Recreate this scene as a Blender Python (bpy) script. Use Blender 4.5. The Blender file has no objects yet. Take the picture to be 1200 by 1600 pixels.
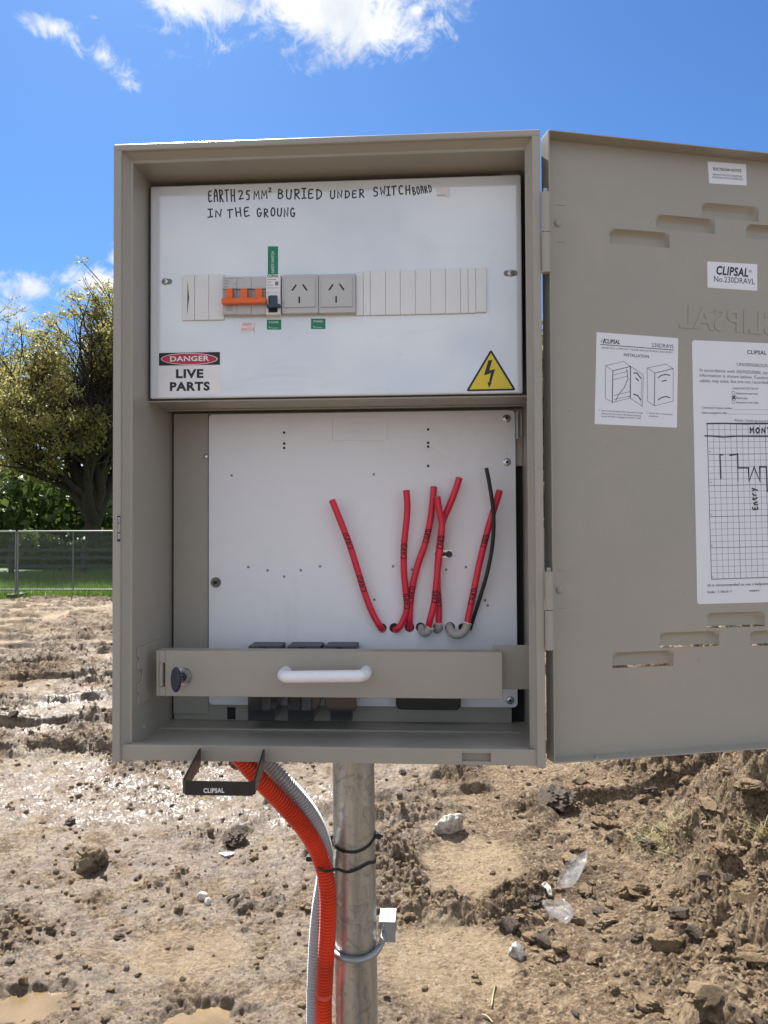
import bpy, math, random
import numpy as np
from mathutils import Vector, Matrix

scene = bpy.context.scene
COL = scene.collection
rad = math.radians
random.seed(4)

# ------------------------------------------------------------------ camera
EYE = 1.6                                   # height of the lens above the ground
F_PX, IMG_W, IMG_H = 1182.9, 1200.0, 1600.0
YAW, PITCH, ROLL = rad(-3.47), rad(1.22), rad(-0.27)
_f = Vector((math.sin(YAW)*math.cos(PITCH), math.cos(YAW)*math.cos(PITCH), math.sin(PITCH)))
_r = Vector((math.cos(YAW), -math.sin(YAW), 0))
_u = _r.cross(_f)
CAM_R = math.cos(ROLL)*_r + math.sin(ROLL)*_u
CAM_U = -math.sin(ROLL)*_r + math.cos(ROLL)*_u
CAM_F = _f
cam_data = bpy.data.cameras.new('camera')
cam_data.sensor_fit = 'VERTICAL'
cam_data.sensor_height = 36.0
cam_data.sensor_width = 27.0
cam_data.lens = F_PX/IMG_H*36.0
cam_data.clip_start = 0.05
cam_data.clip_end = 3000
cam = bpy.data.objects.new('camera', cam_data)
COL.objects.link(cam)
_m = Matrix((CAM_R, CAM_U, -CAM_F)).transposed().to_4x4()
_m.translation = Vector((0, 0, EYE))
cam.matrix_world = _m
scene.camera = cam

# ------------------------------------------------------------------ sky, sun, exposure
SUN_AZ, SUN_EL = rad(-24), rad(50)          # azimuth from +Y towards +X
SUN_STRENGTH, SKY_STRENGTH, EXPOSURE = 4.9, 0.060, 1.42
world = bpy.data.worlds.new('World')
scene.world = world
world.use_nodes = True
wn, wl = world.node_tree.nodes, world.node_tree.links
wn.clear()
w_out = wn.new('ShaderNodeOutputWorld')
w_bg = wn.new('ShaderNodeBackground')
w_bg.inputs['Strength'].default_value = SKY_STRENGTH
sky = wn.new('ShaderNodeTexSky')
sky.sky_type = 'NISHITA'
sky.sun_disc = False
sky.sun_elevation = SUN_EL
sky.sun_rotation = SUN_AZ
sky.altitude = 50
sky.air_density = 1.0
sky.dust_density = 0.35
sky.ozone_density = 2.0


def wmath(op, a, b=None, clamp=False):
    n = wn.new('ShaderNodeMath'); n.operation = op; n.use_clamp = clamp
    for i, v in enumerate((a, b)):
        if v is None: continue
        if isinstance(v, (int, float)): n.inputs[i].default_value = v
        else: wl.new(v, n.inputs[i])
    return n.outputs[0]


def px_dir(px, py):
    return (CAM_F*F_PX + CAM_R*(px-600) + CAM_U*(800-py)).normalized()


w_tc = wn.new('ShaderNodeTexCoord')
DIRV = w_tc.outputs['Generated']


def wnoise(scale, detail, rough, dist=0.0, off=(0, 0, 0), stretch=(1, 1, 1)):
    mp = wn.new('ShaderNodeMapping'); mp.inputs['Location'].default_value = off
    mp.inputs['Scale'].default_value = stretch
    wl.new(DIRV, mp.inputs['Vector'])
    n = wn.new('ShaderNodeTexNoise'); n.inputs['Scale'].default_value = scale
    n.inputs['Detail'].default_value = detail; n.inputs['Roughness'].default_value = rough
    n.inputs['Distortion'].default_value = dist
    wl.new(mp.outputs[0], n.inputs['Vector'])
    return n.outputs['Fac']


def wblob(px, py, rx, ry, ang=0.0, amt=1.0):
    """soft elliptical cloud patch round one direction of the sky; 1 in the middle, 0 at the rim and beyond"""
    d = px_dir(px, py)
    ux = Vector((0, 0, 1)).cross(d).normalized()*-1
    uz = d.cross(ux).normalized()*-1
    if uz.z < 0: uz = -uz
    ux = d.cross(Vector((0, 0, 1))).normalized()
    ca, sa = math.cos(ang), math.sin(ang)
    a, b = ux*ca+uz*sa, -ux*sa+uz*ca
    s = F_PX
    terms = []
    for v, r in ((a, rx), (b, ry)):
        n = wn.new('ShaderNodeVectorMath'); n.operation = 'DOT_PRODUCT'
        wl.new(DIRV, n.inputs[0]); n.inputs[1].default_value = v*(s/r)
        terms.append(wmath('MULTIPLY', n.outputs['Value'], n.outputs['Value']))
    n = wn.new('ShaderNodeVectorMath'); n.operation = 'DOT_PRODUCT'
    wl.new(DIRV, n.inputs[0]); n.inputs[1].default_value = d
    front = wmath('GREATER_THAN', n.outputs['Value'], 0.2)
    q = wmath('SQRT', wmath('ADD', terms[0], terms[1]))
    return wmath('MULTIPLY', wmath('MULTIPLY', wmath('SUBTRACT', 1.0, q, clamp=True), front), amt)


big = None
for a in ((430, -60, 330, 150, 0.0), (500, 5, 190, 95, -0.1), (330, 0, 170, 60, 0), (570, -40, 130, 80, 0.2),
          (165, 92, 84, 36, -0.5, .66), (82, 42, 60, 22, 0.15, .60), (120, 66, 56, 26, -0.7, .52), (150, 28, 34, 14, 0, .5), (655, 14, 60, 22, 0.4, .75),
          (150, 440, 100, 42, 0.1, .9), (45, 452, 110, 34, 0.0, .8), (-90, 480, 200, 50, 0), (190, 405, 40, 30, 0, .8),
          (1500, 330, 260, 80, 0), (1900, -100, 300, 120, 0.2), (-500, 100, 300, 110, -0.2)):
    m = wblob(*a)
    big = m if big is None else wmath('MAXIMUM', big, m)
w_sep = wn.new('ShaderNodeSeparateXYZ'); wl.new(DIRV, w_sep.inputs[0])
elev = w_sep.outputs['Z']
low = wn.new('ShaderNodeMapRange'); low.interpolation_type = 'SMOOTHSTEP'
wl.new(elev, low.inputs['Value'])
low.inputs['From Min'].default_value = 0.20; low.inputs['From Max'].default_value = 0.06
low.inputs['To Min'].default_value = 0; low.inputs['To Max'].default_value = 0.72
cov = wmath('MAXIMUM', big, low.outputs[0])
# scattered fair-weather cloud over the rest of the sky, kept clear of the open blue round the cabinet
w_ax = wn.new('ShaderNodeVectorMath'); w_ax.operation = 'DOT_PRODUCT'
wl.new(DIRV, w_ax.inputs[0]); w_ax.inputs[1].default_value = px_dir(600, 500)
w_out_ = wn.new('ShaderNodeMapRange'); w_out_.interpolation_type = 'SMOOTHSTEP'; wl.new(w_ax.outputs['Value'], w_out_.inputs['Value'])
w_out_.inputs['From Min'].default_value = 0.72; w_out_.inputs['From Max'].default_value = 0.45
w_out_.inputs['To Min'].default_value = 0.0; w_out_.inputs['To Max'].default_value = 0.62
cov = wmath('MAXIMUM', cov, w_out_.outputs[0])
n1 = wnoise(5.5, 9, 0.62, 0.5, (0.3, 1.7, 0.4), (1, 1, 1.5))
n2 = wnoise(26, 8, 0.68, 1.0)
n3 = wnoise(70, 6, 0.7, 0.8)
nn = wmath('ADD', wmath('ADD', wmath('MULTIPLY', n1, 1.7), wmath('MULTIPLY', n2, 1.5)), wmath('MULTIPLY', n3, 0.5))
dens = wmath('ADD', wmath('MULTIPLY', cov, 1.15), wmath('SUBTRACT', nn, 2.18))
cl = wn.new('ShaderNodeMapRange'); cl.interpolation_type = 'SMOOTHSTEP'
wl.new(dens, cl.inputs['Value'])
cl.inputs['From Min'].default_value = -0.04; cl.inputs['From Max'].default_value = 0.62
gate = wmath('MULTIPLY', cov, 4.0, clamp=True)
cloud_fac = wmath('MULTIPLY', cl.outputs[0], gate)
w_shade = wn.new('ShaderNodeValToRGB')
wl.new(wnoise(9, 6, 0.6, 0.3, (2, 0, 1)), w_shade.inputs[0])
w_shade.color_ramp.elements[0].position = 0.35; w_shade.color_ramp.elements[0].color = (4.6, 5.0, 5.6, 1)
w_shade.color_ramp.elements[1].position = 0.6; w_shade.color_ramp.elements[1].color = (6.7, 6.8, 6.9, 1)
w_tint = wn.new('ShaderNodeMix'); w_tint.data_type = 'RGBA'; w_tint.blend_type = 'MULTIPLY'
w_tint.inputs[0].default_value = 1.0
wl.new(sky.outputs[0], w_tint.inputs[6]); w_tint.inputs[7].default_value = (0.37, 0.605, 0.885, 1)
w_mix = wn.new('ShaderNodeMix'); w_mix.data_type = 'RGBA'
wl.new(cloud_fac, w_mix.inputs[0]); wl.new(w_tint.outputs[2], w_mix.inputs[6]); wl.new(w_shade.outputs[0], w_mix.inputs[7])
wl.new(w_mix.outputs[2], w_bg.inputs['Color'])
wl.new(w_bg.outputs[0], w_out.inputs['Surface'])

sun_data = bpy.data.lights.new('sun', 'SUN')
sun_data.energy = SUN_STRENGTH
sun_data.angle = rad(0.53)
sun_data.color = (1.0, 0.95, 0.87)
sun = bpy.data.objects.new('sun', sun_data)
COL.objects.link(sun)
sd = Vector((math.sin(SUN_AZ)*math.cos(SUN_EL), math.cos(SUN_AZ)*math.cos(SUN_EL), math.sin(SUN_EL)))
sun.rotation_euler = sd.to_track_quat('Z', 'Y').to_euler()
sun.location = sd*40
vs = scene.view_settings
vs.view_transform = 'Standard'; vs.look = 'None'; vs.exposure = EXPOSURE; vs.gamma = 1
vs.use_curve_mapping = False
scene.cycles.max_bounces = 8
scene.cycles.diffuse_bounces = 3
scene.cycles.sample_clamp_indirect = 6

# ------------------------------------------------------------------ materials
MATS = {}


class NT:
    def __init__(s, name):
        m = bpy.data.materials.new(name); m.use_nodes = True
        s.m = m; s.n = m.node_tree.nodes; s.l = m.node_tree.links; s.n.clear()
        s.out = s.n.new('ShaderNodeOutputMaterial'); s.b = s.n.new('ShaderNodeBsdfPrincipled')
        s.l.new(s.b.outputs[0], s.out.inputs[0])
        s.tc = s.n.new('ShaderNodeTexCoord')
        MATS[name] = m

    def set(s, inp, v):
        if hasattr(v, 'is_linked'): s.l.new(v, s.b.inputs[inp])
        else: s.b.inputs[inp].default_value = v

    def geo(s):
        if not hasattr(s, '_g'): s._g = s.n.new('ShaderNodeNewGeometry')
        return s._g.outputs['Position']

    def noise(s, scale, detail=4, rough=0.55, dist=0, vec=None, stretch=None):
        n = s.n.new('ShaderNodeTexNoise'); n.inputs['Scale'].default_value = scale
        n.inputs['Detail'].default_value = detail; n.inputs['Roughness'].default_value = rough
        n.inputs['Distortion'].default_value = dist
        v = vec if vec is not None else s.geo()
        if stretch:
            mp = s.n.new('ShaderNodeMapping'); mp.inputs['Scale'].default_value = stretch
            s.l.new(v, mp.inputs['Vector']); v = mp.outputs[0]
        s.l.new(v, n.inputs['Vector'])
        return n.outputs['Fac']

    def ramp(s, fac, stops, interp='LINEAR'):
        r = s.n.new('ShaderNodeValToRGB'); s.l.new(fac, r.inputs[0]); r.color_ramp.interpolation = interp
        e = r.color_ramp.elements
        while len(e) < len(stops): e.new(0.5)
        for k, (p, c) in zip(e, stops):
            k.position = p; k.color = tuple(c)+(1,) if not isinstance(c, (int, float)) else (c, c, c, 1)
        return r.outputs[0]

    def mix(s, fac, a, b, mode='MIX'):
        n = s.n.new('ShaderNodeMix'); n.data_type = 'RGBA'; n.blend_type = mode
        for i, v in ((0, fac), (6, a), (7, b)):
            if hasattr(v, 'is_linked'): s.l.new(v, n.inputs[i])
            elif i == 0: n.inputs[0].default_value = v
            else: n.inputs[i].default_value = tuple(v)+(1,)
        return n.outputs[2]

    def math(s, op, a, b=0.0, clamp=False):
        n = s.n.new('ShaderNodeMath'); n.operation = op; n.use_clamp = clamp
        for i, v in enumerate((a, b)):
            if hasattr(v, 'is_linked'): s.l.new(v, n.inputs[i])
            else: n.inputs[i].default_value = v
        return n.outputs[0]

    def bump(s, h, strength, dist=0.01, normal=None):
        n = s.n.new('ShaderNodeBump'); n.inputs['Strength'].default_value = strength
        n.inputs['Distance'].default_value = dist
        s.l.new(h, n.inputs['Height'])
        if normal is not None: s.l.new(normal, n.inputs['Normal'])
        return n.outputs[0]

    def attr(s, name):
        a = s.n.new('ShaderNodeAttribute'); a.attribute_name = name
        return a.outputs['Fac']


def plain(name, col, rough=0.5, metal=0.0, spec=0.5, coat=0.0, bump=0.0, bscale=300, vary=0.06):
    t = NT(name)
    n = t.noise(14, 5, 0.6)
    c = t.mix(t.ramp(n, ((0.35, 0.0), (0.7, 1.0))), tuple(x*(1-vary) for x in col), tuple(min(1, x*(1+vary)) for x in col))
    t.set('Base Color', c); t.set('Metallic', metal); t.set('Specular IOR Level', spec)
    t.set('Roughness', t.math('ADD', t.math('MULTIPLY', t.noise(30, 3), 0.12), rough-0.06))
    if coat: t.set('Coat Weight', coat); t.set('Coat Roughness', 0.06)
    if bump: t.set('Normal', t.bump(t.noise(bscale, 2), bump, 0.0006))
    return t


# beige powder coat: slightly speckled orange-peel finish, faint scuffs and dust
t = NT('beige_powder_coat')
sc = t.noise(55, 6, 0.7, 0.4, stretch=(1, 1, 0.35))
dust = t.ramp(t.noise(3.5, 6, 0.6), ((0.42, 0.0), (0.75, 1.0)))
c = t.mix(dust, (0.340, 0.320, 0.282), (0.378, 0.355, 0.310))
c = t.mix(t.ramp(sc, ((0.66, 0.0), (0.74, 0.35))), c, (0.47, 0.43, 0.36))
c = t.mix(t.ramp(t.noise(150, 3, 0.6), ((0.725, 0.0), (0.745, 0.55))), c, (0.16, 0.12, 0.085))
c = t.mix(t.math('MULTIPLY', t.ramp(t.noise(9, 8, 0.75, 0.6), ((0.52, 0.0), (0.70, 1.0))), 0.35), c, (0.42, 0.37, 0.30))
t.set('Base Color', c); t.set('Roughness', t.ramp(dust, ((0, 0.34), (1, 0.52)))); t.set('Specular IOR Level', 0.45)
t.set('Normal', t.bump(t.noise(900, 2), 0.12, 0.0004))

t = NT('white_gloss_enamel')
n = t.noise(5, 5, 0.6)
c = t.mix(t.ramp(n, ((0.4, 0.0), (0.7, 1.0))), (0.68, 0.73, 0.79), (0.71, 0.755, 0.80))
c = t.mix(t.ramp(t.noise(38, 6, 0.75), ((0.66, 0.0), (0.74, 0.5))), c, (0.50, 0.48, 0.44))
c = t.mix(t.ramp(t.noise(6, 7, 0.7, 1.5, stretch=(1, 1, 2.5)), ((0.56, 0.0), (0.70, 0.35))), c, (0.60, 0.60, 0.58))
t.set('Base Color', c); t.set('Roughness', 0.10); t.set('Specular IOR Level', 1.0); t.set('Coat Weight', 1.0); t.set('Coat Roughness', 0.07); t.set('Coat IOR', 1.9)
t.set('Normal', t.bump(t.noise(260, 2, 0.5), 0.10, 0.0008))

t = NT('white_satin_paint')
c = t.mix(t.ramp(t.noise(7, 6, 0.65), ((0.4, 0.0), (0.75, 1.0))), (0.77, 0.785, 0.835), (0.81, 0.82, 0.86))
c = t.mix(t.ramp(t.noise(45, 7, 0.8, 0.5), ((0.64, 0.0), (0.72, 0.45))), c, (0.48, 0.46, 0.43))
c = t.mix(t.ramp(t.noise(5, 7, 0.7, 1.2, stretch=(1.4, 1, 1)), ((0.54, 0.0), (0.70, 0.35))), c, (0.62, 0.61, 0.60))
t.set('Base Color', c); t.set('Roughness', 0.38)
t.set('Normal', t.bump(t.noise(420, 2), 0.12, 0.0005))

plain('white_plastic', (0.76, 0.77, 0.78), 0.35, vary=0.02)
plain('handle_plastic', (0.84, 0.85, 0.90), 0.28, vary=0.03)
plain('grey_plastic', (0.50, 0.505, 0.51), 0.38, vary=0.03)
plain('clear_grey_plastic', (0.38, 0.40, 0.43), 0.2, vary=0.1)
plain('black_plastic', (0.012, 0.012, 0.014), 0.35)
plain('smoked_plastic', (0.03, 0.032, 0.036), 0.12, coat=0.5)
plain('dark_blue_plastic', (0.018, 0.026, 0.06), 0.35)
plain('navy_toggle', (0.03, 0.05, 0.09), 0.35)
plain('orange_plastic', (0.80, 0.14, 0.02), 0.35)
plain('dark_zinc', (0.16, 0.17, 0.17), 0.35, metal=0.9)
plain('cap_grey', (0.07, 0.073, 0.078), 0.5)
plain('fuse_glass', (0.10, 0.11, 0.12), 0.15, vary=0.4)
plain('fuse_glass_dark', (0.05, 0.055, 0.06), 0.15, vary=0.4)
plain('black_paint', (0.018, 0.018, 0.02), 0.38, bump=0.1, bscale=700)
plain('hole_dark', (0.02, 0.02, 0.02), 0.8)
plain('grommet_grey', (0.22, 0.22, 0.23), 0.6)
plain('zinc', (0.55, 0.57, 0.58), 0.28, metal=1.0, vary=0.15)
plain('bright_zinc', (0.34, 0.37, 0.385), 0.5, metal=0.75, vary=0.15)
plain('red_sheath', (0.70, 0.022, 0.06), 0.32, vary=0.08)
plain('black_sheath', (0.014, 0.018, 0.018), 0.4)
plain('grey_sheath', (0.40, 0.385, 0.35), 0.5, vary=0.08)
plain('orange_conduit', (0.70, 0.060, 0.022), 0.32, vary=0.22)
plain('grey_conduit', (0.46, 0.46, 0.47), 0.36, vary=0.08)
plain('sticker_white', (0.76, 0.78, 0.84), 0.32, vary=0.015)
plain('ink_black', (0.015, 0.015, 0.018), 0.5)
plain('ink_grey', (0.16, 0.17, 0.2), 0.5)
plain('marker_black', (0.012, 0.011, 0.012), 0.35)
plain('ink_blue', (0.05, 0.06, 0.12), 0.5)
plain('sign_red', (0.50, 0.015, 0.05), 0.32)
plain('label_red', (0.75, 0.08, 0.10), 0.4)
plain('label_green', (0.0, 0.22, 0.11), 0.35)
plain('sign_yellow', (0.75, 0.58, 0.03), 0.3)
plain('sign_white', (0.80, 0.80, 0.82), 0.3)

t = NT('galvanised_steel')
p = t.geo()
st = t.noise(28, 7, 0.7, 0.8, stretch=(1, 1, 0.12))
sp = t.noise(60, 5, 0.65, 1.2)
c = t.mix(t.ramp(st, ((0.3, 0.0), (0.7, 1.0))), (0.30, 0.305, 0.30), (0.62, 0.625, 0.61))
c = t.mix(t.ramp(sp, ((0.50, 0.0), (0.66, 0.5))), c, (0.15, 0.142, 0.125))
c = t.mix(t.ramp(t.noise(190, 4, 0.7), ((0.62, 0.0), (0.70, 0.4))), c, (0.09, 0.08, 0.07))
c = t.mix(t.ramp(t.noise(9, 6, 0.7, 0.4, stretch=(1, 1, 0.3)), ((0.60, 0.0), (0.70, 0.45))), c, (0.40, 0.36, 0.27))
t.set('Base Color', c); t.set('Metallic', 0.8)
t.set('Roughness', t.ramp(sp, ((0.3, 0.30), (0.7, 0.55))))
t.set('Normal', t.bump(t.noise(120, 4, 0.6, stretch=(1, 1, 0.3)), 0.25, 0.001))

# bare churned earth
t = NT('mud')
tone, wet = t.attr('tone'), t.attr('wet')
nc_ = t.noise(26, 8, 0.78, 0.5, stretch=(1, 1.6, 1))
nb = t.noise(2.2, 9, 0.68, 0.4)
nf = t.noise(48, 8, 0.72)
nm = t.noise(13, 7, 0.66, 0.3)
dry = t.mix(t.ramp(nb, ((0.36, 0.0), (0.64, 1.0))), (0.240, 0.163, 0.099), (0.44, 0.325, 0.200))
dry = t.mix(t.ramp(nm, ((0.40, 0.75), (0.60, 0.0))), dry, (0.135, 0.086, 0.052))
dry = t.mix(t.ramp(nf, ((0.52, 0.0), (0.68, 0.6))), dry, (0.60, 0.50, 0.37))
dry = t.mix(t.ramp(nf, ((0.35, 0.7), (0.45, 0.0))), dry, (0.075, 0.052, 0.036))
dry = t.mix(t.ramp(nc_, ((0.39, 0.80), (0.48, 0.0))), dry, (0.090, 0.060, 0.038))
dry = t.mix(t.ramp(nc_, ((0.54, 0.0), (0.66, 0.6))), dry, (0.52, 0.41, 0.285))
dry = t.mix(t.math('MULTIPLY', tone, 0.7), dry, (0.45, 0.345, 0.215))
moist = t.attr('moist')
dry = t.mix(t.math('MULTIPLY', moist, t.ramp(nm, ((0.36, 0.95), (0.66, 0.35)))), dry, (0.080, 0.052, 0.034))
vo = t.n.new('ShaderNodeTexVoronoi'); vo.inputs['Scale'].default_value = 95; t.l.new(t.geo(), vo.inputs['Vector'])
vs_ = t.n.new('ShaderNodeSeparateColor'); t.l.new(vo.outputs['Color'], vs_.inputs[0])
dry = t.mix(t.ramp(vs_.outputs[0], ((0.0, 0.55), (0.3, 0.0))), dry, (0.10, 0.072, 0.05))
dry = t.mix(t.ramp(vs_.outputs[1], ((0.80, 0.0), (1.0, 0.65))), dry, (0.50, 0.415, 0.31))
vo2 = t.n.new('ShaderNodeTexVoronoi'); vo2.inputs['Scale'].default_value = 220; t.l.new(t.geo(), vo2.inputs['Vector'])
wetc = t.mix(t.ramp(nm, ((0.38, 0.0), (0.62, 1.0))), (0.165, 0.108, 0.068), (0.35, 0.25, 0.165))
wetc = t.mix(t.ramp(nc_, ((0.38, 0.8), (0.50, 0.0))), wetc, (0.055, 0.038, 0.027))
wetc = t.mix(t.ramp(nc_, ((0.54, 0.0), (0.66, 0.5))), wetc, (0.37, 0.29, 0.225))
wf = t.math('MULTIPLY', wet, t.ramp(t.noise(5.5, 8, 0.7, 0.3), ((0.36, 0.0), (0.56, 1.0))))
t.set('Base Color', t.mix(wf, dry, wetc))
t.set('Roughness', t.ramp(t.math('MULTIPLY', wf, t.ramp(nf, ((0.30, 0.55), (0.55, 1.0)))), ((0.0, 0.92), (0.35, 0.6), (1.0, 0.24))))
t.set('Coat Weight', t.math('MULTIPLY', t.math('MULTIPLY', wf, t.attr('slick')), 0.22)); t.set('Coat Roughness', 0.28)
t.set('Specular IOR Level', t.ramp(wf, ((0.0, 0.25), (1.0, 1.0))))
b0 = t.bump(t.math('SUBTRACT', 1.0, vo.outputs['Distance']), 0.8, 0.010)
b0 = t.bump(t.math('SUBTRACT', 1.0, vo2.outputs['Distance']), 0.8, 0.005, b0)
b1 = t.bump(t.noise(70, 9, 0.8, 0.4), 1.0, 0.022, b0)
t.set('Normal', t.bump(t.noise(330, 6, 0.75), 0.9, 0.006, b1))

t = NT('clod_earth')
nf = t.noise(60, 8, 0.75)
c = t.mix(t.ramp(nf, ((0.35, 0.0), (0.65, 1.0))), (0.19, 0.128, 0.080), (0.45, 0.33, 0.205))
c = t.mix(t.ramp(t.noise(4, 3), ((0.42, 0.0), (0.62, 0.7))), c, (0.42, 0.32, 0.205))
t.set('Base Color', c); t.set('Roughness', 0.9); t.set('Specular IOR Level', 0.2)
bq = t.bump(t.noise(34, 9, 0.8, 0.6), 1.0, 0.05)
t.set('Normal', t.bump(t.noise(130, 9, 0.8), 1.0, 0.025, bq))
t = NT('dark_clod_earth')
c = t.mix(t.ramp(t.noise(60, 8, 0.75), ((0.35, 0.0), (0.65, 1.0))), (0.062, 0.042, 0.029), (0.17, 0.12, 0.082))
t.set('Base Color', c); t.set('Roughness', 0.8)
t.set('Normal', t.bump(t.noise(130, 9, 0.8), 1.0, 0.025))
t = NT('pale_stone')
c = t.mix(t.ramp(t.noise(40, 7, 0.7), ((0.4, 0.0), (0.6, 1.0))), (0.30, 0.27, 0.22), (0.62, 0.58, 0.51))
t.set('Base Color', c); t.set('Roughness', 0.85); t.set('Normal', t.bump(t.noise(90, 7, 0.7), 0.6, 0.006))
t = NT('grey_stone')
c = t.mix(t.ramp(t.noise(30, 7, 0.7), ((0.4, 0.0), (0.62, 1.0))), (0.17, 0.16, 0.13), (0.55, 0.52, 0.47))
t.set('Base Color', c); t.set('Roughness', 0.8); t.set('Normal', t.bump(t.noise(90, 7, 0.7), 0.6, 0.006))

t = NT('muddy_water')
c = t.mix(t.ramp(t.noise(5, 5), ((0.4, 0.0), (0.65, 1.0))), (0.135, 0.092, 0.045), (0.20, 0.142, 0.075))
t.set('Base Color', c); t.set('Roughness', 0.12); t.set('Specular IOR Level', 0.5)
t.set('Normal', t.bump(t.noise(22, 4, 0.5), 0.3, 0.01))

t = NT('grass_field')
c = t.mix(t.ramp(t.noise(0.7, 6, 0.6), ((0.4, 0.0), (0.6, 1.0))), (0.055, 0.105, 0.018), (0.13, 0.20, 0.04))
t.set('Base Color', c); t.set('Roughness', 0.8); t.set('Normal', t.bump(t.noise(30, 6), 0.8, 0.05))


def leaf_mat(name, a, b, transl=0.35, scale=1.1):
    t = NT(name)
    n = t.noise(scale, 4, 0.6)
    rnd = t.attr('leaf_tone')
    c = t.mix(t.ramp(n, ((0.4, 0.0), (0.6, 1.0))), a, b)
    c = t.mix(t.ramp(rnd, ((0.0, 0.0), (1.0, 0.55))), c, tuple(min(1, x*1.6) for x in b))
    t.set('Base Color', c); t.set('Roughness', 0.5)
    tr = t.n.new('ShaderNodeBsdfTranslucent'); t.l.new(c, tr.inputs['Color'])
    mx = t.n.new('ShaderNodeMixShader'); mx.inputs[0].default_value = transl
    t.l.new(t.b.outputs[0], mx.inputs[1]); t.l.new(tr.outputs[0], mx.inputs[2]); t.l.new(mx.outputs[0], t.out.inputs[0])


leaf_mat('oak_leaf', (0.15, 0.150, 0.048), (0.30, 0.27, 0.098), 0.58)
leaf_mat('hedge_leaf', (0.035, 0.06, 0.014), (0.075, 0.11, 0.025), 0.4)
leaf_mat('bright_leaf', (0.06, 0.105, 0.022), (0.115, 0.165, 0.04), 0.4)
leaf_mat('grass_blade', (0.06, 0.115, 0.018), (0.125, 0.19, 0.035), 0.4, 0.6)
leaf_mat('straw', (0.24, 0.215, 0.085), (0.38, 0.34, 0.16), 0.3, 9)
plain('dead_root', (0.17, 0.14, 0.08), 0.8, vary=0.3)
plain('bark', (0.036, 0.029, 0.022), 0.9, vary=0.3)
plain('weathered_rail', (0.055, 0.05, 0.045), 0.85, vary=0.3)
plain('fence_wire', (0.13, 0.15, 0.15), 0.5, metal=0.6)
plain('fence_tube', (0.17, 0.19, 0.19), 0.5, metal=0.6)
plain('plastic_foot', (0.05, 0.05, 0.05), 0.7)
t = NT('clear_plastic')
t.set('Base Color', (0.42, 0.43, 0.45, 1)); t.set('Roughness', 0.22); t.set('Alpha', 0.16)
t.set('Normal', t.bump(t.noise(40, 3), 0.4, 0.01))
plain('cable_copper', (0.55, 0.28, 0.18), 0.35, metal=0.9)
M = MATS

# ------------------------------------------------------------------ building helpers
BX, BY, BZ = -0.3705, 0.8642, EYE+0.4557     # cabinet frame: x right, y into the cabinet, z up from its top front left corner


def W(x, y, z):
    return Vector((x+BX, y+BY, z+BZ))


def ray(px, py):
    return px_dir(px, py)


EYEV = Vector((0, 0, EYE))


def at(px, py, y):
    """point of the vertical plane y (cabinet depth) that the line of sight through a photo pixel meets, world coordinates"""
    d = ray(px, py)
    k = (y+BY)/d.y
    return EYEV+d*k


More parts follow.
